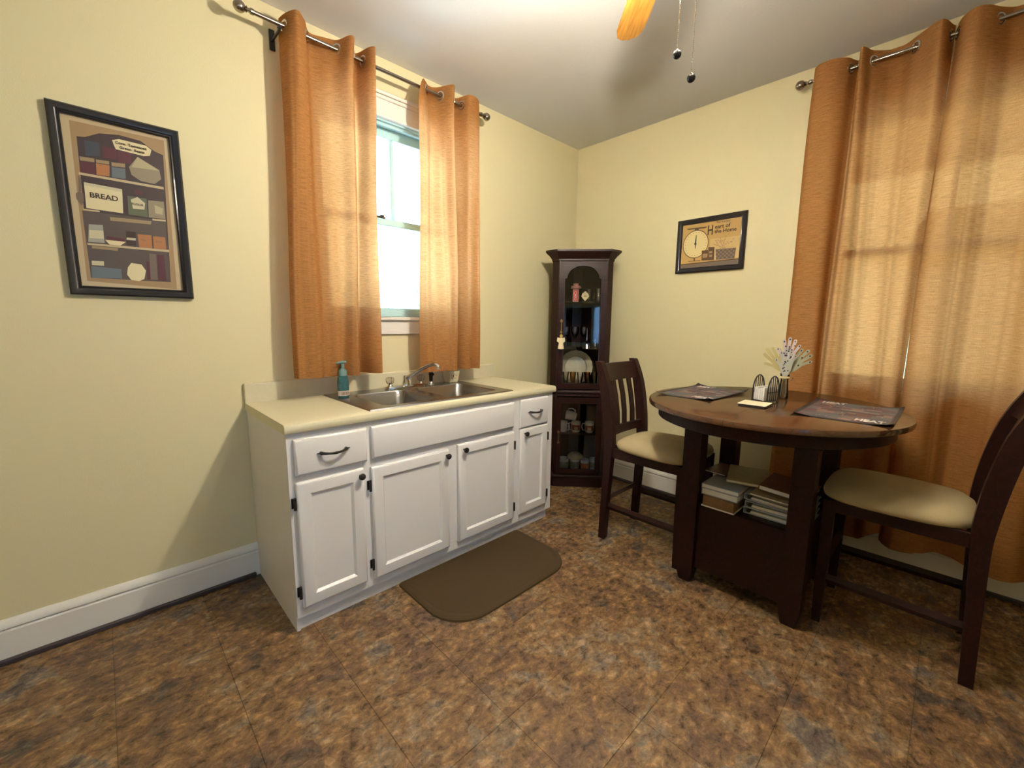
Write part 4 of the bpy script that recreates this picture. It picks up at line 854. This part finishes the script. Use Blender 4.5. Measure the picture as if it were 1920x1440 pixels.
# --- things on the shelf of the table
def blk(name, x0, x1, y0, y1, z0, z1, mat, label, cat, parts=(), rz=0, tilt=(0, 0), bev=.002, group=None):
    g = thing(name, ((x0+x1)/2, (y0+y1)/2, z0), label, cat, rz, group); g.rotation_euler = (tilt[0], tilt[1], rz)
    w2, d2, h = (x1-x0)/2, (y1-y0)/2, z1-z0
    return g, w2, d2, h
def book(x0, x1, y0, y1, z0, z1, cm, label, rz=0, tilt=(0, 0), name='book', cat='book', spine='y+'):
    g, w2, d2, h = blk(name, x0, x1, y0, y1, z0, z1, cm, label, cat, rz=rz, tilt=tilt)
    t = min(.003, h*.18)
    m = MB().box((-w2, -d2, 0), (w2, d2, t), .0005).box((-w2, -d2, h-t), (w2, d2, h), .0005)
    m.box((-w2, d2-t, t), (w2, d2, h-t)) if spine == 'y+' else m.box((-w2, -d2, t), (-w2+t, d2, h-t))
    m.build('cover', cm, g)
    e = .004
    (MB().box((-w2+e, -d2+e, t), (w2-e, d2-t, h-t)) if spine == 'y+' else MB().box((-w2+t, -d2+e, t), (w2-e, d2-e, h-t))).build('pages', MT['paper'], g, smooth=0)
    return g
def binder(x0, x1, y0, y1, z0, h, label, tilt=(0, 0), rz=0):
    g, w2, d2, hh = blk('ring_binder', x0, x1, y0, y1, z0, z0+h, None, label, 'binder', rz=rz, tilt=tilt)
    vin = col('binder_white', (.52, .55, .62), .3)
    MB().box((-w2, -d2, 0), (w2, d2, .003), .001).box((-w2, -d2, h-.003), (w2, d2, h), .001).box((-w2+.0, d2-.003, .003), (w2, d2, h-.003), .001).build('cover', vin, g)
    # the open end shows the ring hole and paper
    MB().box((-w2+.006, -d2+.03, .004), (w2-.01, d2-.028, h*.52)).build('pages', MT['paper'], g, smooth=0)
    MB().lathe([(h*.30, 0), (h*.30, .02), (h*.22, .021)], (-w2+.0002, d2-.022, h/2), 14, 'x').build('ring_hole', MT['black'], g)
    return g
g = thing('tan_box', (-.915, -1.70, .4282), 'flat tan cardboard box at the bottom of the table shelf, left of the binders', 'box')
MB().box((-.095, -.075, 0), (.095, .070, .055), .003).build('box_body', wood('kraft', (.16, .08, .03), (.24, .13, .05), .7), g); MB().box((-.099, -.079, 0), (.099, .074, .006), .001).build('base_sheet', MT['paper'], g)
book(-1.00, -.78, -1.785, -1.618, .4840, .517, col('greyblue', (.30, .31, .36), .4), 'thick grey book on the tan box under the table top', name='book')
book(-1.005, -.77, -1.790, -1.618, .5175, .541, col('greyblue2', (.34, .35, .38), .4), 'pale grey hardback lying on the thicker grey book')
binder(-.942, -.70, -2.055, -1.797, .4283, .030, 'white ring binder at the bottom of the stack of three')
binder(-.942, -.70, -2.055, -1.800, .4586, .030, 'white ring binder in the middle of the stack of three')
binder(-.942, -.70, -2.055, -1.795, .4928, .030, 'white ring binder on top of the stack of three', tilt=(.03, 0))
book(-.985, -.75, -2.02, -1.83, .5355, .546, col('bronze', (.30, .20, .08), .4), 'thin bronze covered booklet lying on the white binders', tilt=(.03, 0))
book(-.94, -.70, -2.05, -1.85, .5520, .576, col('mag_brown', (.16, .06, .03), .35, var=.6, vscale=25), 'red brown magazine stack leaning on top of the binders', tilt=(.07, 0), name='magazine', cat='magazine')
g = book(-.90, -.70, -1.855, -1.675, .5560, .572, col('mag_cream', (.50, .42, .22), .35, var=.35, vscale=18), 'cream covered cookbook lying open side down on the grey books', rz=.25, tilt=(0, -.10))
book(-.84, -.66, -1.68, -1.57, .5460, .556, col('mag_dark', (.10, .03, .035), .35, var=.6, vscale=30), 'dark maroon leaflet at the back left of the table shelf', rz=-.1)

# --- placemats
def placemat(cx_, cy_, L_, W_, rz, flip, label):
    g = thing('placemat', (cx_, cy_, TZ+.0006), label, 'placemat', rz, 'collage placemats')
    nx_, ny_ = 26, 16
    def hz(a, b):   # curl towards corners and edges
        ea, eb = abs(a)*2, abs(b)*2
        return .012*max(0, (ea-.8)/.2)**1.5*max(0, (eb-.5)/.5)+.004*max(0, (eb-.86)/.14)+.001
    vs, fs = [], []
    for i in range(nx_+1):
        for j_ in range(ny_+1):
            a, b = i/nx_-.5, j_/ny_-.5; vs.append((a*L_, b*W_, hz(a, b)))
    n1 = (nx_+1)*(ny_+1); vs += [(v[0], v[1], v[2]-.0015+.0006) for v in vs]
    for i in range(nx_):
        for j_ in range(ny_):
            a = i*(ny_+1)+j_; q = [a, a+ny_+1, a+ny_+2, a+1]; fs.append(q); fs.append([n1+k for k in reversed(q)])
    bd = [i*(ny_+1) for i in range(nx_+1)]+[nx_*(ny_+1)+j_ for j_ in range(1, ny_+1)]+[i*(ny_+1)+ny_ for i in range(nx_-1, -1, -1)]+[j_ for j_ in range(ny_-1, 0, -1)]
    for k in range(len(bd)): a, b = bd[k], bd[(k+1) % len(bd)]; fs.append([b, a, n1+a, n1+b])
    MB().add(vs, fs).build('cloth', col('matblack', (.012, .011, .016), .45), g, smooth=60)
    rnd = random.Random(11); cl = ['m1', 'm2', 'm3', 'm4', 'm5', 'm6']
    cv = {'m1': (.08, .09, .13), 'm2': (.14, .045, .06), 'm3': (.16, .14, .13), 'm4': (.05, .02, .035), 'm5': (.30, .19, .16), 'mline': (.38, .33, .34), 'm6': (.10, .13, .14)}
    pm = MB()
    def patch(a0, a1, b0, b1, m_, lift, sk=0, n_=4):
        vv = []
        for i in range(n_+1):
            for k in range(n_+1):
                a = a0+(a1-a0)*i/n_+sk*(k/n_-.5); b = b0+(b1-b0)*k/n_; a = max(-.465, min(.465, a)); b = max(-.45, min(.45, b)); vv.append((a*L_, b*W_, hz(a, b)+lift))
        pm.add(vv, [(i*(n_+1)+k, (i+1)*(n_+1)+k, (i+1)*(n_+1)+k+1, i*(n_+1)+k+1) for i in range(n_) for k in range(n_)], col(m_, cv.get(m_, (.6, .52, .5)), .4))
    patch(-.465, .465, -.45, .45, 'm1', .0004, 0, 30)
    a = -.455
    while a < .44:
        wa = rnd.uniform(.05, .12); b = -.44
        while b < .42:
            wb = rnd.uniform(.08, .20); patch(a+.004, min(.46, a+wa), b+.006, min(.45, b+wb), rnd.choice(['m1', 'm1', 'm2', 'm2', 'm3', 'm4', 'm4', 'm6', 'm6', 'm5']), .0013, rnd.uniform(-.02, .02)); b += wb
        a += wa
    for k in range(34):
        a, b = rnd.uniform(-.44, .40), rnd.uniform(-.42, .38)
        if k % 2: patch(a, a+.006, b, b+rnd.uniform(.05, .16), 'mline', .0018, rnd.uniform(-.05, .05))
        else: patch(a, a+rnd.uniform(.03, .08), b, b+.010, 'mline', .0018, rnd.uniform(-.01, .01))
    patch(-.05, .02, -.35, .30, 'm4', .0019); patch(.05, .08, -.30, .10, 'mline', .0021, .03)
    pm.build('collage_print', None, g, smooth=60)
    wm = col('matword', (.85, .78, .76), .4)
    # HEAT at both ends, reading along the short side
    for (ax_, bx_, rot) in ((-.43, -.13, -PI/2), (.33, .39, -PI/2)):
        text('HEAT', .038, wm, 'lettering', g, Matrix.Translation((ax_*L_, bx_*W_*1.0, .0050)) @ Matrix.Rotation(rot, 4, 'Z') @ Matrix.Diagonal((1, 1.9, 1, 1)), bold=.0012)
    return g
placemat(-.722, -2.120, .505, .335, 0, 0, 'dark collage placemat at the chair in front of the curtains, nearer the camera')
placemat(-.680, -1.462, .500, .300, -.06, 0, 'dark collage placemat at the chair beside the curio cabinet')
# coaster tablet
g = thing('notepad', (-.875, -1.785, TZ), 'small cream notepad lying flat in the middle of the table', 'notepad', .03)
MB().loops([rrect(-.062, .062, -.058, .058, .008, z) for z in (.0003, .010)]).build('pad', MT['dark'], g); MB().loops([rrect(-.064, .064, -.060, .060, .010, z) for z in (.0102, .0125)]).build('top_sheet', col('padcream', (.80, .72, .50), .5), g)
MB().box((-.03, -.03, .0126), (-.026, .03, .0128)).box((-.01, -.035, .0126), (-.006, .02, .0128)).build('writing', MT['cream'], g)
# napkin holder (two hoop backs like little windsor chairs)
az = math.radians(-15); nh = thing('napkin_holder', (-.722, -1.785, TZ), 'black wire napkin holder shaped like two hooped chair backs', 'napkin holder', az)
for s in (-1, 1):
    hp = MB(); y = s*.037
    pts = [(-.046, y, .006), (-.046, y, .05)]+[(-.046*math.cos(t), y, .062+.070*math.sin(t)) for t in [PI*k/12 for k in range(13)]]+[(.046, y, .05), (.046, y, .006)]
    hp.tube(pts, .0032, 8)
    for x in (-.024, -.008, .008, .024): hp.tube([(x, y, .010), (x*1.1, y, .062+.070*math.sqrt(max(0, 1-(x*1.1/.046)**2)))], .0022, 6)
    hp.tube([(-.046, y, .052), (.046, y, .052)], .0025, 6); hp.build('hoop_back', MT['black'], nh)
MB().box((-.050, -.042, .006), (.050, .042, .012), .002).build('base_tray', MT['black'], nh)
for x in (-.042, .042):
    for y in (-.036, .036): MB().lathe([(.003, 0), (.0045, .002), (.003, .007)], (x, y, 0), 10).build('foot', MT['black'], nh)
npk = thing('napkins', (-.722, -1.785, TZ+.0122), 'folded white paper napkins held between the two black hoops', 'napkins', az)
for k in range(5):
    y0 = -.028+k*.012; MB().box((-.060+.003*k, y0, 0), (.038+.002*k, y0+.009, .066-.003*(k % 3)), .0015).build('napkin', MT['paper'], npk)
# vase with cut out paper hands
vz = thing('glass_vase', (-.556, -1.822, TZ), 'small clear glass vase with a ribbon tag on the table', 'vase')
MB().lathe([(.020, 0), (.024, .003), (.024, .02), (.019, .07), (.017, .10), (.022, .128), (.0205, .128), (.0155, .10), (.0175, .07), (.021, .02), (.018, .008), (.003, .007)], n=24).build('vase_body', MT['clear'], vz, smooth=45)
MB().lathe([(.0205, .108), (.022, .110), (.022, .116), (.0205, .118)], n=20).build('ribbon', MT['cream'], vz)
tq = MB(); pts = [(.022+.018+.018*math.cos(t), -.022, .104+.010*math.sin(t)) for t in [2*PI*k/14 for k in range(15)]]; tq.tube([(p[0]-.02, p[1]-.006, p[2]) for p in pts], .0022, 6); tq.build('ribbon_loop', plain('ribbon_brown', (.35, .22, .10), .5), vz)
bq = thing('paper_hand_bouquet', (-.556, -1.822, TZ+.010), 'bouquet of dotted paper hand cut-outs standing in the glass vase', 'bouquet')
rv = Vector((.254, -.967, 0)); 
def hand(ang, lean, z0, size, cm, dots, dep, seed):
    """palm and five fingers as one outline with thickness; ang = tilt in the picture plane"""
    start = MB(); rnd = random.Random(seed)
    def cap(cx_, cz_, r, a): return [(cx_+r*math.cos(math.radians(a+90-180*k/6)), cz_+r*math.sin(math.radians(a+90-180*k/6))) for k in range(7)]
    fing = [(-.026, .050, 128, .030, .0062), (-.018, .072, 102, .040, .0066), (-.005, .078, 92, .046, .0068), (.009, .076, 82, .041, .0066), (.021, .068, 66, .032, .0058)]
    out = [(-.010, -.02), (-.011, 0), (-.020, .020)]
    for bx_, bz_, a, l, r in fing:
        d = (math.cos(math.radians(a)), math.sin(math.radians(a))); nrm = (-d[1], d[0])
        out.append((bx_+nrm[0]*r*.9, bz_+nrm[1]*r*.9)); tip = (bx_+d[0]*l, bz_+d[1]*l)
        out += cap(tip[0], tip[1], r, a); out.append((bx_-nrm[0]*r*.9, bz_-nrm[1]*r*.9))
    out += [(.022, .025), (.011, 0), (.010, -.02)]
    out = [(a*size, b*size) for a, b in out]
    M_ = Matrix.Translation((0, 0, z0)) @ Matrix([[rv.x, 0, 0, 0], [rv.y, 0, 0, 0], [0, 0, 1, 0], [0, 0, 0, 1]])
    ca, sa = math.cos(ang), math.sin(ang); vd = Vector((.967, .254, 0))
    def P3(a, b, d):
        a2, b2 = a*ca+b*sa, -a*sa+b*ca; v = rv*a2+Vector((0, 0, z0+b2))+vd*(dep+d+b*lean); return tuple(v)
    tri = geometry.tessellate_polygon([[Vector((a, b, 0)) for a, b in out]]); n_ = len(out)
    vs = [P3(a, b, 0) for a, b in out]+[P3(a, b, .0012) for a, b in out]
    fs = [tuple(t) for t in tri]+[tuple(n_+k for k in reversed(t)) for t in tri]+[(i, (i+1) % n_, n_+(i+1) % n_, n_+i) for i in range(n_)]
    h = MB().add(vs, fs).build('paper_hand', cm, bq, smooth=0)
    if dots:
        dm = MB()
        for k in range(dots):
            if k < 5: bx_, bz_, a, l, r = fing[k]; px_, pz_ = (bx_+math.cos(math.radians(a))*l*.92)*size, (bz_+math.sin(math.radians(a))*l*.92)*size
            else: px_, pz_ = rnd.uniform(-.018, .018)*size, rnd.uniform(.0, .105)*size
            rr = .0028*size*rnd.uniform(.8, 1.2)
            dm.add([P3(px_+rr*math.cos(t), pz_+rr*1.3*math.sin(t), -.0006) for t in [2*PI*i/8 for i in range(8)]], [tuple(range(8))])
        tag(dm.build('dots', col('dot', (.03, .02, .09)), h, smooth=0), kind='stuff')
    return h
hw = plain('hand_lilac', (.60, .52, .52), .6); hg = plain('hand_grey', (.46, .46, .40), .6); hy = plain('hand_olive', (.52, .45, .20), .6); hgr = plain('hand_sage', (.36, .37, .26), .6)
hand(.10, 0, .160, 1.15, hw, 22, .000, 1)
hand(-.62, 0, .130, 1.15, hy, 0, .012, 2)
hand(.72, 0, .130, 1.15, hgr, 10, .010, 3)
hand(.02, 0, .115, 1.05, hg, 24, -.010, 4)
st = MB()
for (a, b) in ((-.012, .012), (0, 0), (.010, -.008), (.006, .010)): st.tube([(a, b, 0), (a*.4, b*.4, .07), (-a*.3, -b*.3, .125)], .0022, 6)
st.build('stems', hgr, bq)

# ================================================================ CHAIRS
def make_chair(loc, rz, label, group):
    """back towards +y, seat front towards -y; origin on the floor under the seat centre"""
    g = thing('counter_stool', loc, label, 'chair', rz, group); W2 = .190
    def post(s):
        x0, x1 = (s*W2-.020, s*W2+.020)
        pr = [(.262, 0, .020), (.250, .30, .022), (.240, .52, .026), (.240, .62, .030), (.255, .78, .032), (.285, .95, .030), (.325, 1.075, .022), (.335, 1.095, .016)]
        return MB().loops([[(x0, y-w_, z), (x1, y-w_, z), (x1, y+w_, z), (x0, y+w_, z)] for y, z, w_ in spline(pr, 4)])
    for s in (-1, 1): tag(post(s).build('leg', MT['espresso'], g, smooth=25))
    for s in (-1, 1):
        x = s*.178; MB().loops([[(x-a, -.205-a, z), (x+a, -.205-a, z), (x+a, -.205+a, z), (x-a, -.205+a, z)] for a, z in ((.016, 0), (.020, .30), (.021, .575))]).build('leg', MT['espresso'], g, smooth=25)
    sf = MB().box((-.165, -.218, .525), (.165, -.196, .582), .002).box((-.170, .228, .525), (.170, .248, .582), .002)
    for s in (-1, 1): sf.box((s*.186-.011, -.19, .525), (s*.186+.011, .225, .582), .002)
    sf.build('seat_frame', MT['espresso'], g)
    # cushion
    def cl(ins, z):
        o = []
        for i in range(48):
            t = 2*PI*i/48; c, s_ = math.cos(t), math.sin(t); p = 4.0
            ex = abs(c)**(2/p)*math.copysign(1, c); ey = abs(s_)**(2/p)*math.copysign(1, s_)
            wd = .232-.020*(ey > 0)*ey; o.append((ex*(wd-ins), -.008+ey*(.240-ins), z))
        return o
    MB().loops([cl(.020, .578), cl(.004, .586), cl(0, .600), cl(.006, .620), cl(.028, .636), cl(.08, .645), cl(.16, .648)]).build('seat_cushion', MT['seatrear'], g, smooth=70)
    for s in (-1, 1): MB().tube([(s*.184, -.20, .215), (s*.188, .245, .215)], .018, 4, flat=(.6, 1.2)).build('side_stretcher', MT['espresso'], g, smooth=20)
    MB().tube([(-.172, -.205, .30), (.172, -.205, .30)], .020, 4, flat=(1.2, .7)).build('front_stretcher', MT['espresso'], g, smooth=20)
    MB().tube([(-.180, .252, .255), (.180, .252, .255)], .018, 4, flat=(1.2, .6)).build('rear_stretcher', MT['espresso'], g, smooth=20)
    def rail(z0, z1, y0, y1, bow, th, name):
        R = []
        for k in range(13):
            x = -.172+.344*k/12; b = bow*(1-(x/.172)**2)
            R.append([(x, y0+b-th, z0), (x, y0+b+th, z0), (x, y1+b+th, z1), (x, y1+b-th, z1)])
        MB().loops(R).build(name, MT['espresso'], g, smooth=40)
    rail(.975, 1.078, .290, .322, .018, .010, 'top_rail'); rail(.650, .700, .243, .247, .014, .010, 'lower_rail')
    for k, x in enumerate((-.088, 0, .088)):
        b = .016*(1-(x/.172)**2)
        MB().loops([[(x-.020, y+b-.006, z), (x+.020, y+b-.006, z), (x+.020, y+b+.006, z), (x-.020, y+b+.006, z)] for y, z in ((.245, .690), (.250, .78), (.266, .88), (.292, .985))]).build('slat', MT['espresso'], g, smooth=40)
    return g
ch = make_chair((-.76, -1.285, 0), 0, 'dark wood counter chair with beige seat beside the curio cabinet', 'counter height chairs')
dup(ch, (-.690, -2.318, 0), PI, 'dark wood counter chair with beige seat in front of the long curtains', 'counter height chairs')

# ================================================================ CEILING FAN
fn = thing('ceiling_fan', (HUB[0], HUB[1], H), 'ceiling fan with honey oak blades and two bead pull chains', 'fan')
MB().lathe([(.070, 0), (.068, -.02), (.045, -.05), (.018, -.065)], n=28).build('canopy', MT['gold'], fn)
MB().lathe([(.016, -.06), (.016, -.10)], n=14).build('downrod', MT['gold'], fn)
MB().lathe([(.02, -.09), (.06, -.10), (.105, -.125), (.115, -.16), (.115, -.215), (.10, -.245), (.055, -.265), (.05, -.31)], n=32).build('motor', MT['gold'], fn)
for k in range(5):
    an = math.radians(45+72*k); Mz = Matrix.Rotation(an, 4, 'Z') @ Matrix.Translation((0, 0, -.285)) @ Matrix.Rotation(math.radians(-9), 4, 'X')
    o = []
    for (x, y) in ((.155, -.048), (.30, -.052), (.56, -.058), (.62, -.054), (.648, -.040), (.660, -.010), (.655, .020), (.635, .044), (.59, .056), (.30, .052), (.155, .046)): o.append((x, y))
    MB().loops([[(x, y, z) for x, y in o] for z in (-.003, .003)]).build('blade', MT['oak'], fn, smooth=0).matrix_basis = Mz
    MB().prism([(.09, -.02), (.15, -.016), (.20, -.035), (.235, -.02), (.235, .02), (.20, .035), (.15, .016), (.09, .02)], .004, .008).xf(Mz).build('blade_bracket', MT['gold'], fn)
MB().lathe([(.05, -.30), (.075, -.31), (.080, -.34), (.05, -.36), (.01, -.365)], n=28).build('light_fitter', MT['gold'], fn)
for k in range(4):
    an = math.radians(81+90*k); M_ = Matrix.Rotation(an, 4, 'Z') @ Matrix.Translation((.13, 0, -.345)) @ Matrix.Rotation(math.radians(-50), 4, 'Y')
    sh = MB().lathe([(.018, .0), (.022, -.01), (.030, -.03), (.048, -.07), (.060, -.10), (.058, -.10), (.045, -.07), (.026, -.03), (.016, -.012)], n=24, cap=False).xf(M_).build('shade', MT['shade'], fn)
    MB().lathe([(.008, -.02), (.018, -.045), (.019, -.052), (.012, -.060), (.002, -.063)], n=14).xf(M_).build('bulb', MT['bulb'], sh)
    p = Matrix.Translation((HUB[0], HUB[1], H)) @ M_ @ Vector((0, 0, -.093))
    lamp('fan_bulb_light', 'POINT', p, FAN_W*(.61, .13, .13, .13)[k], (1, .89, .72), .035)
for (dx, dy, z0, z1) in ((0, 0, -.362, -.705), (0, -.045, -.352, -.782)):
    cm = MB(); nb = int((z0-z1)/.0052)
    for k in range(nb):
        z = z0-k*.0052; r_ = .0019; cm.add([(dx+r_, dy, z), (dx, dy+r_, z), (dx-r_, dy, z), (dx, dy-r_, z), (dx, dy, z+r_), (dx, dy, z-r_)], [(0, 1, 4), (1, 2, 4), (2, 3, 4), (3, 0, 4), (1, 0, 5), (2, 1, 5), (3, 2, 5), (0, 3, 5)])
    cm.tube([(dx, dy, z0), (dx, dy, z1)], .0006, 5)
    c_o = cm.build('pull_chain', MT['silver'], fn)
    MB().lathe([(.002, .012), (.0035, .009)]+[(.0115*math.sin(t), .0115*math.cos(t)-.002) for t in [PI*k/10 for k in range(3, 10)]]+[(.0005, -.0135)], (dx, dy, z1-.010), 16).build('pull_knob', MT['black'], c_o)

# ================================================================ OUTSIDE THE SINK WINDOW
g = thing('garden_shrub', (-.15, 3.1, -.6), 'pale sunlit leafy branches outside the sink window', 'shrub')
random.seed(5); br = MB(); lv = MB()
for k in range(16):
    a = random.uniform(0, 2*PI); r_ = random.uniform(.1, .7); tip = (r_*math.cos(a), r_*math.sin(a)*.5, random.uniform(1.3, 2.5)); br.tube([(0, 0, 0), (tip[0]*.4, tip[1]*.4, tip[2]*.5), tip], [.03, .018, .006], 5)
    for q in range(9):
        t = random.uniform(.45, 1); c0 = Vector((tip[0]*t+random.uniform(-.12, .12), tip[1]*t+random.uniform(-.1, .1), tip[2]*t)); d = Vector((random.uniform(-1, 1), random.uniform(-.4, .4), random.uniform(-.5, 1))).normalized()*.06; n_ = d.cross(Vector((0, 1, .3))).normalized()*.025
        lv.add([c0, c0+d*.5+n_, c0+d, c0+d*.5-n_], [(0, 1, 2, 3)])
br.build('branches', plain('bark', (.16, .11, .08), .8), g); lf = lv.build('foliage', plain('leaf_green', (.10, .22, .12), .5), g, smooth=0); lf['kind'] = 'stuff'
def light_blocker(y0, y1, label):  # unseen hedge shapes, added to leave one bright gap behind the long curtains
    g = thing('hedge_light_blocker', (4.3, (y0+y1)/2, -.6), label, 'light_blocker'); rnd = random.Random(int(abs(y0)*10)); R = []; n = 14; hw = (y1-y0)/2
    for z in (0, .7, 1.5, 2.3, 3.0, 3.3):
        k = .30*(1 if z < 2.5 else .8 if z < 3.2 else .45)
        R.append([(k*(1 if c > 0 else -1)*abs(c)**.5+rnd.uniform(-.03, .03), hw*(1 if s_ > 0 else -1)*abs(s_)**.5*(1 if z < 3.2 else .96)+rnd.uniform(-.02, .02), z) for c, s_ in [(math.cos(2*PI*(i+.5)/n), math.sin(2*PI*(i+.5)/n)) for i in range(n)]])
    MB().loops(R).build('blocker_body', plain('blocker_green', (.085, .085, .045), .8, bump=1, bscale=30), g, smooth=60)
light_blocker(-7.5, -1.90, 'added unseen light blocker outside the table window, nearer the street end'); light_blocker(-1.25, 3.5, 'added unseen light blocker outside the table window, nearer the house corner')
g = thing('garden_fence', (-.2, 5.0, -.6), 'white picket fence outside the sink window', 'fence')
for k in range(26): MB().prism([(-2.6+k*.20, 0), (-2.6+k*.20+.13, 0), (-2.6+k*.20+.13, 1.55), (-2.6+k*.20+.065, 1.65), (-2.6+k*.20, 1.55)], 0, .02, 'xz').build('picket', MT['trim'], g, smooth=0)
MB().box((-2.6, .02, .35), (2.6, .06, .45)).box((-2.6, .02, 1.2), (2.6, .06, 1.3)).build('fence_rail', MT['trim'], g, smooth=0)
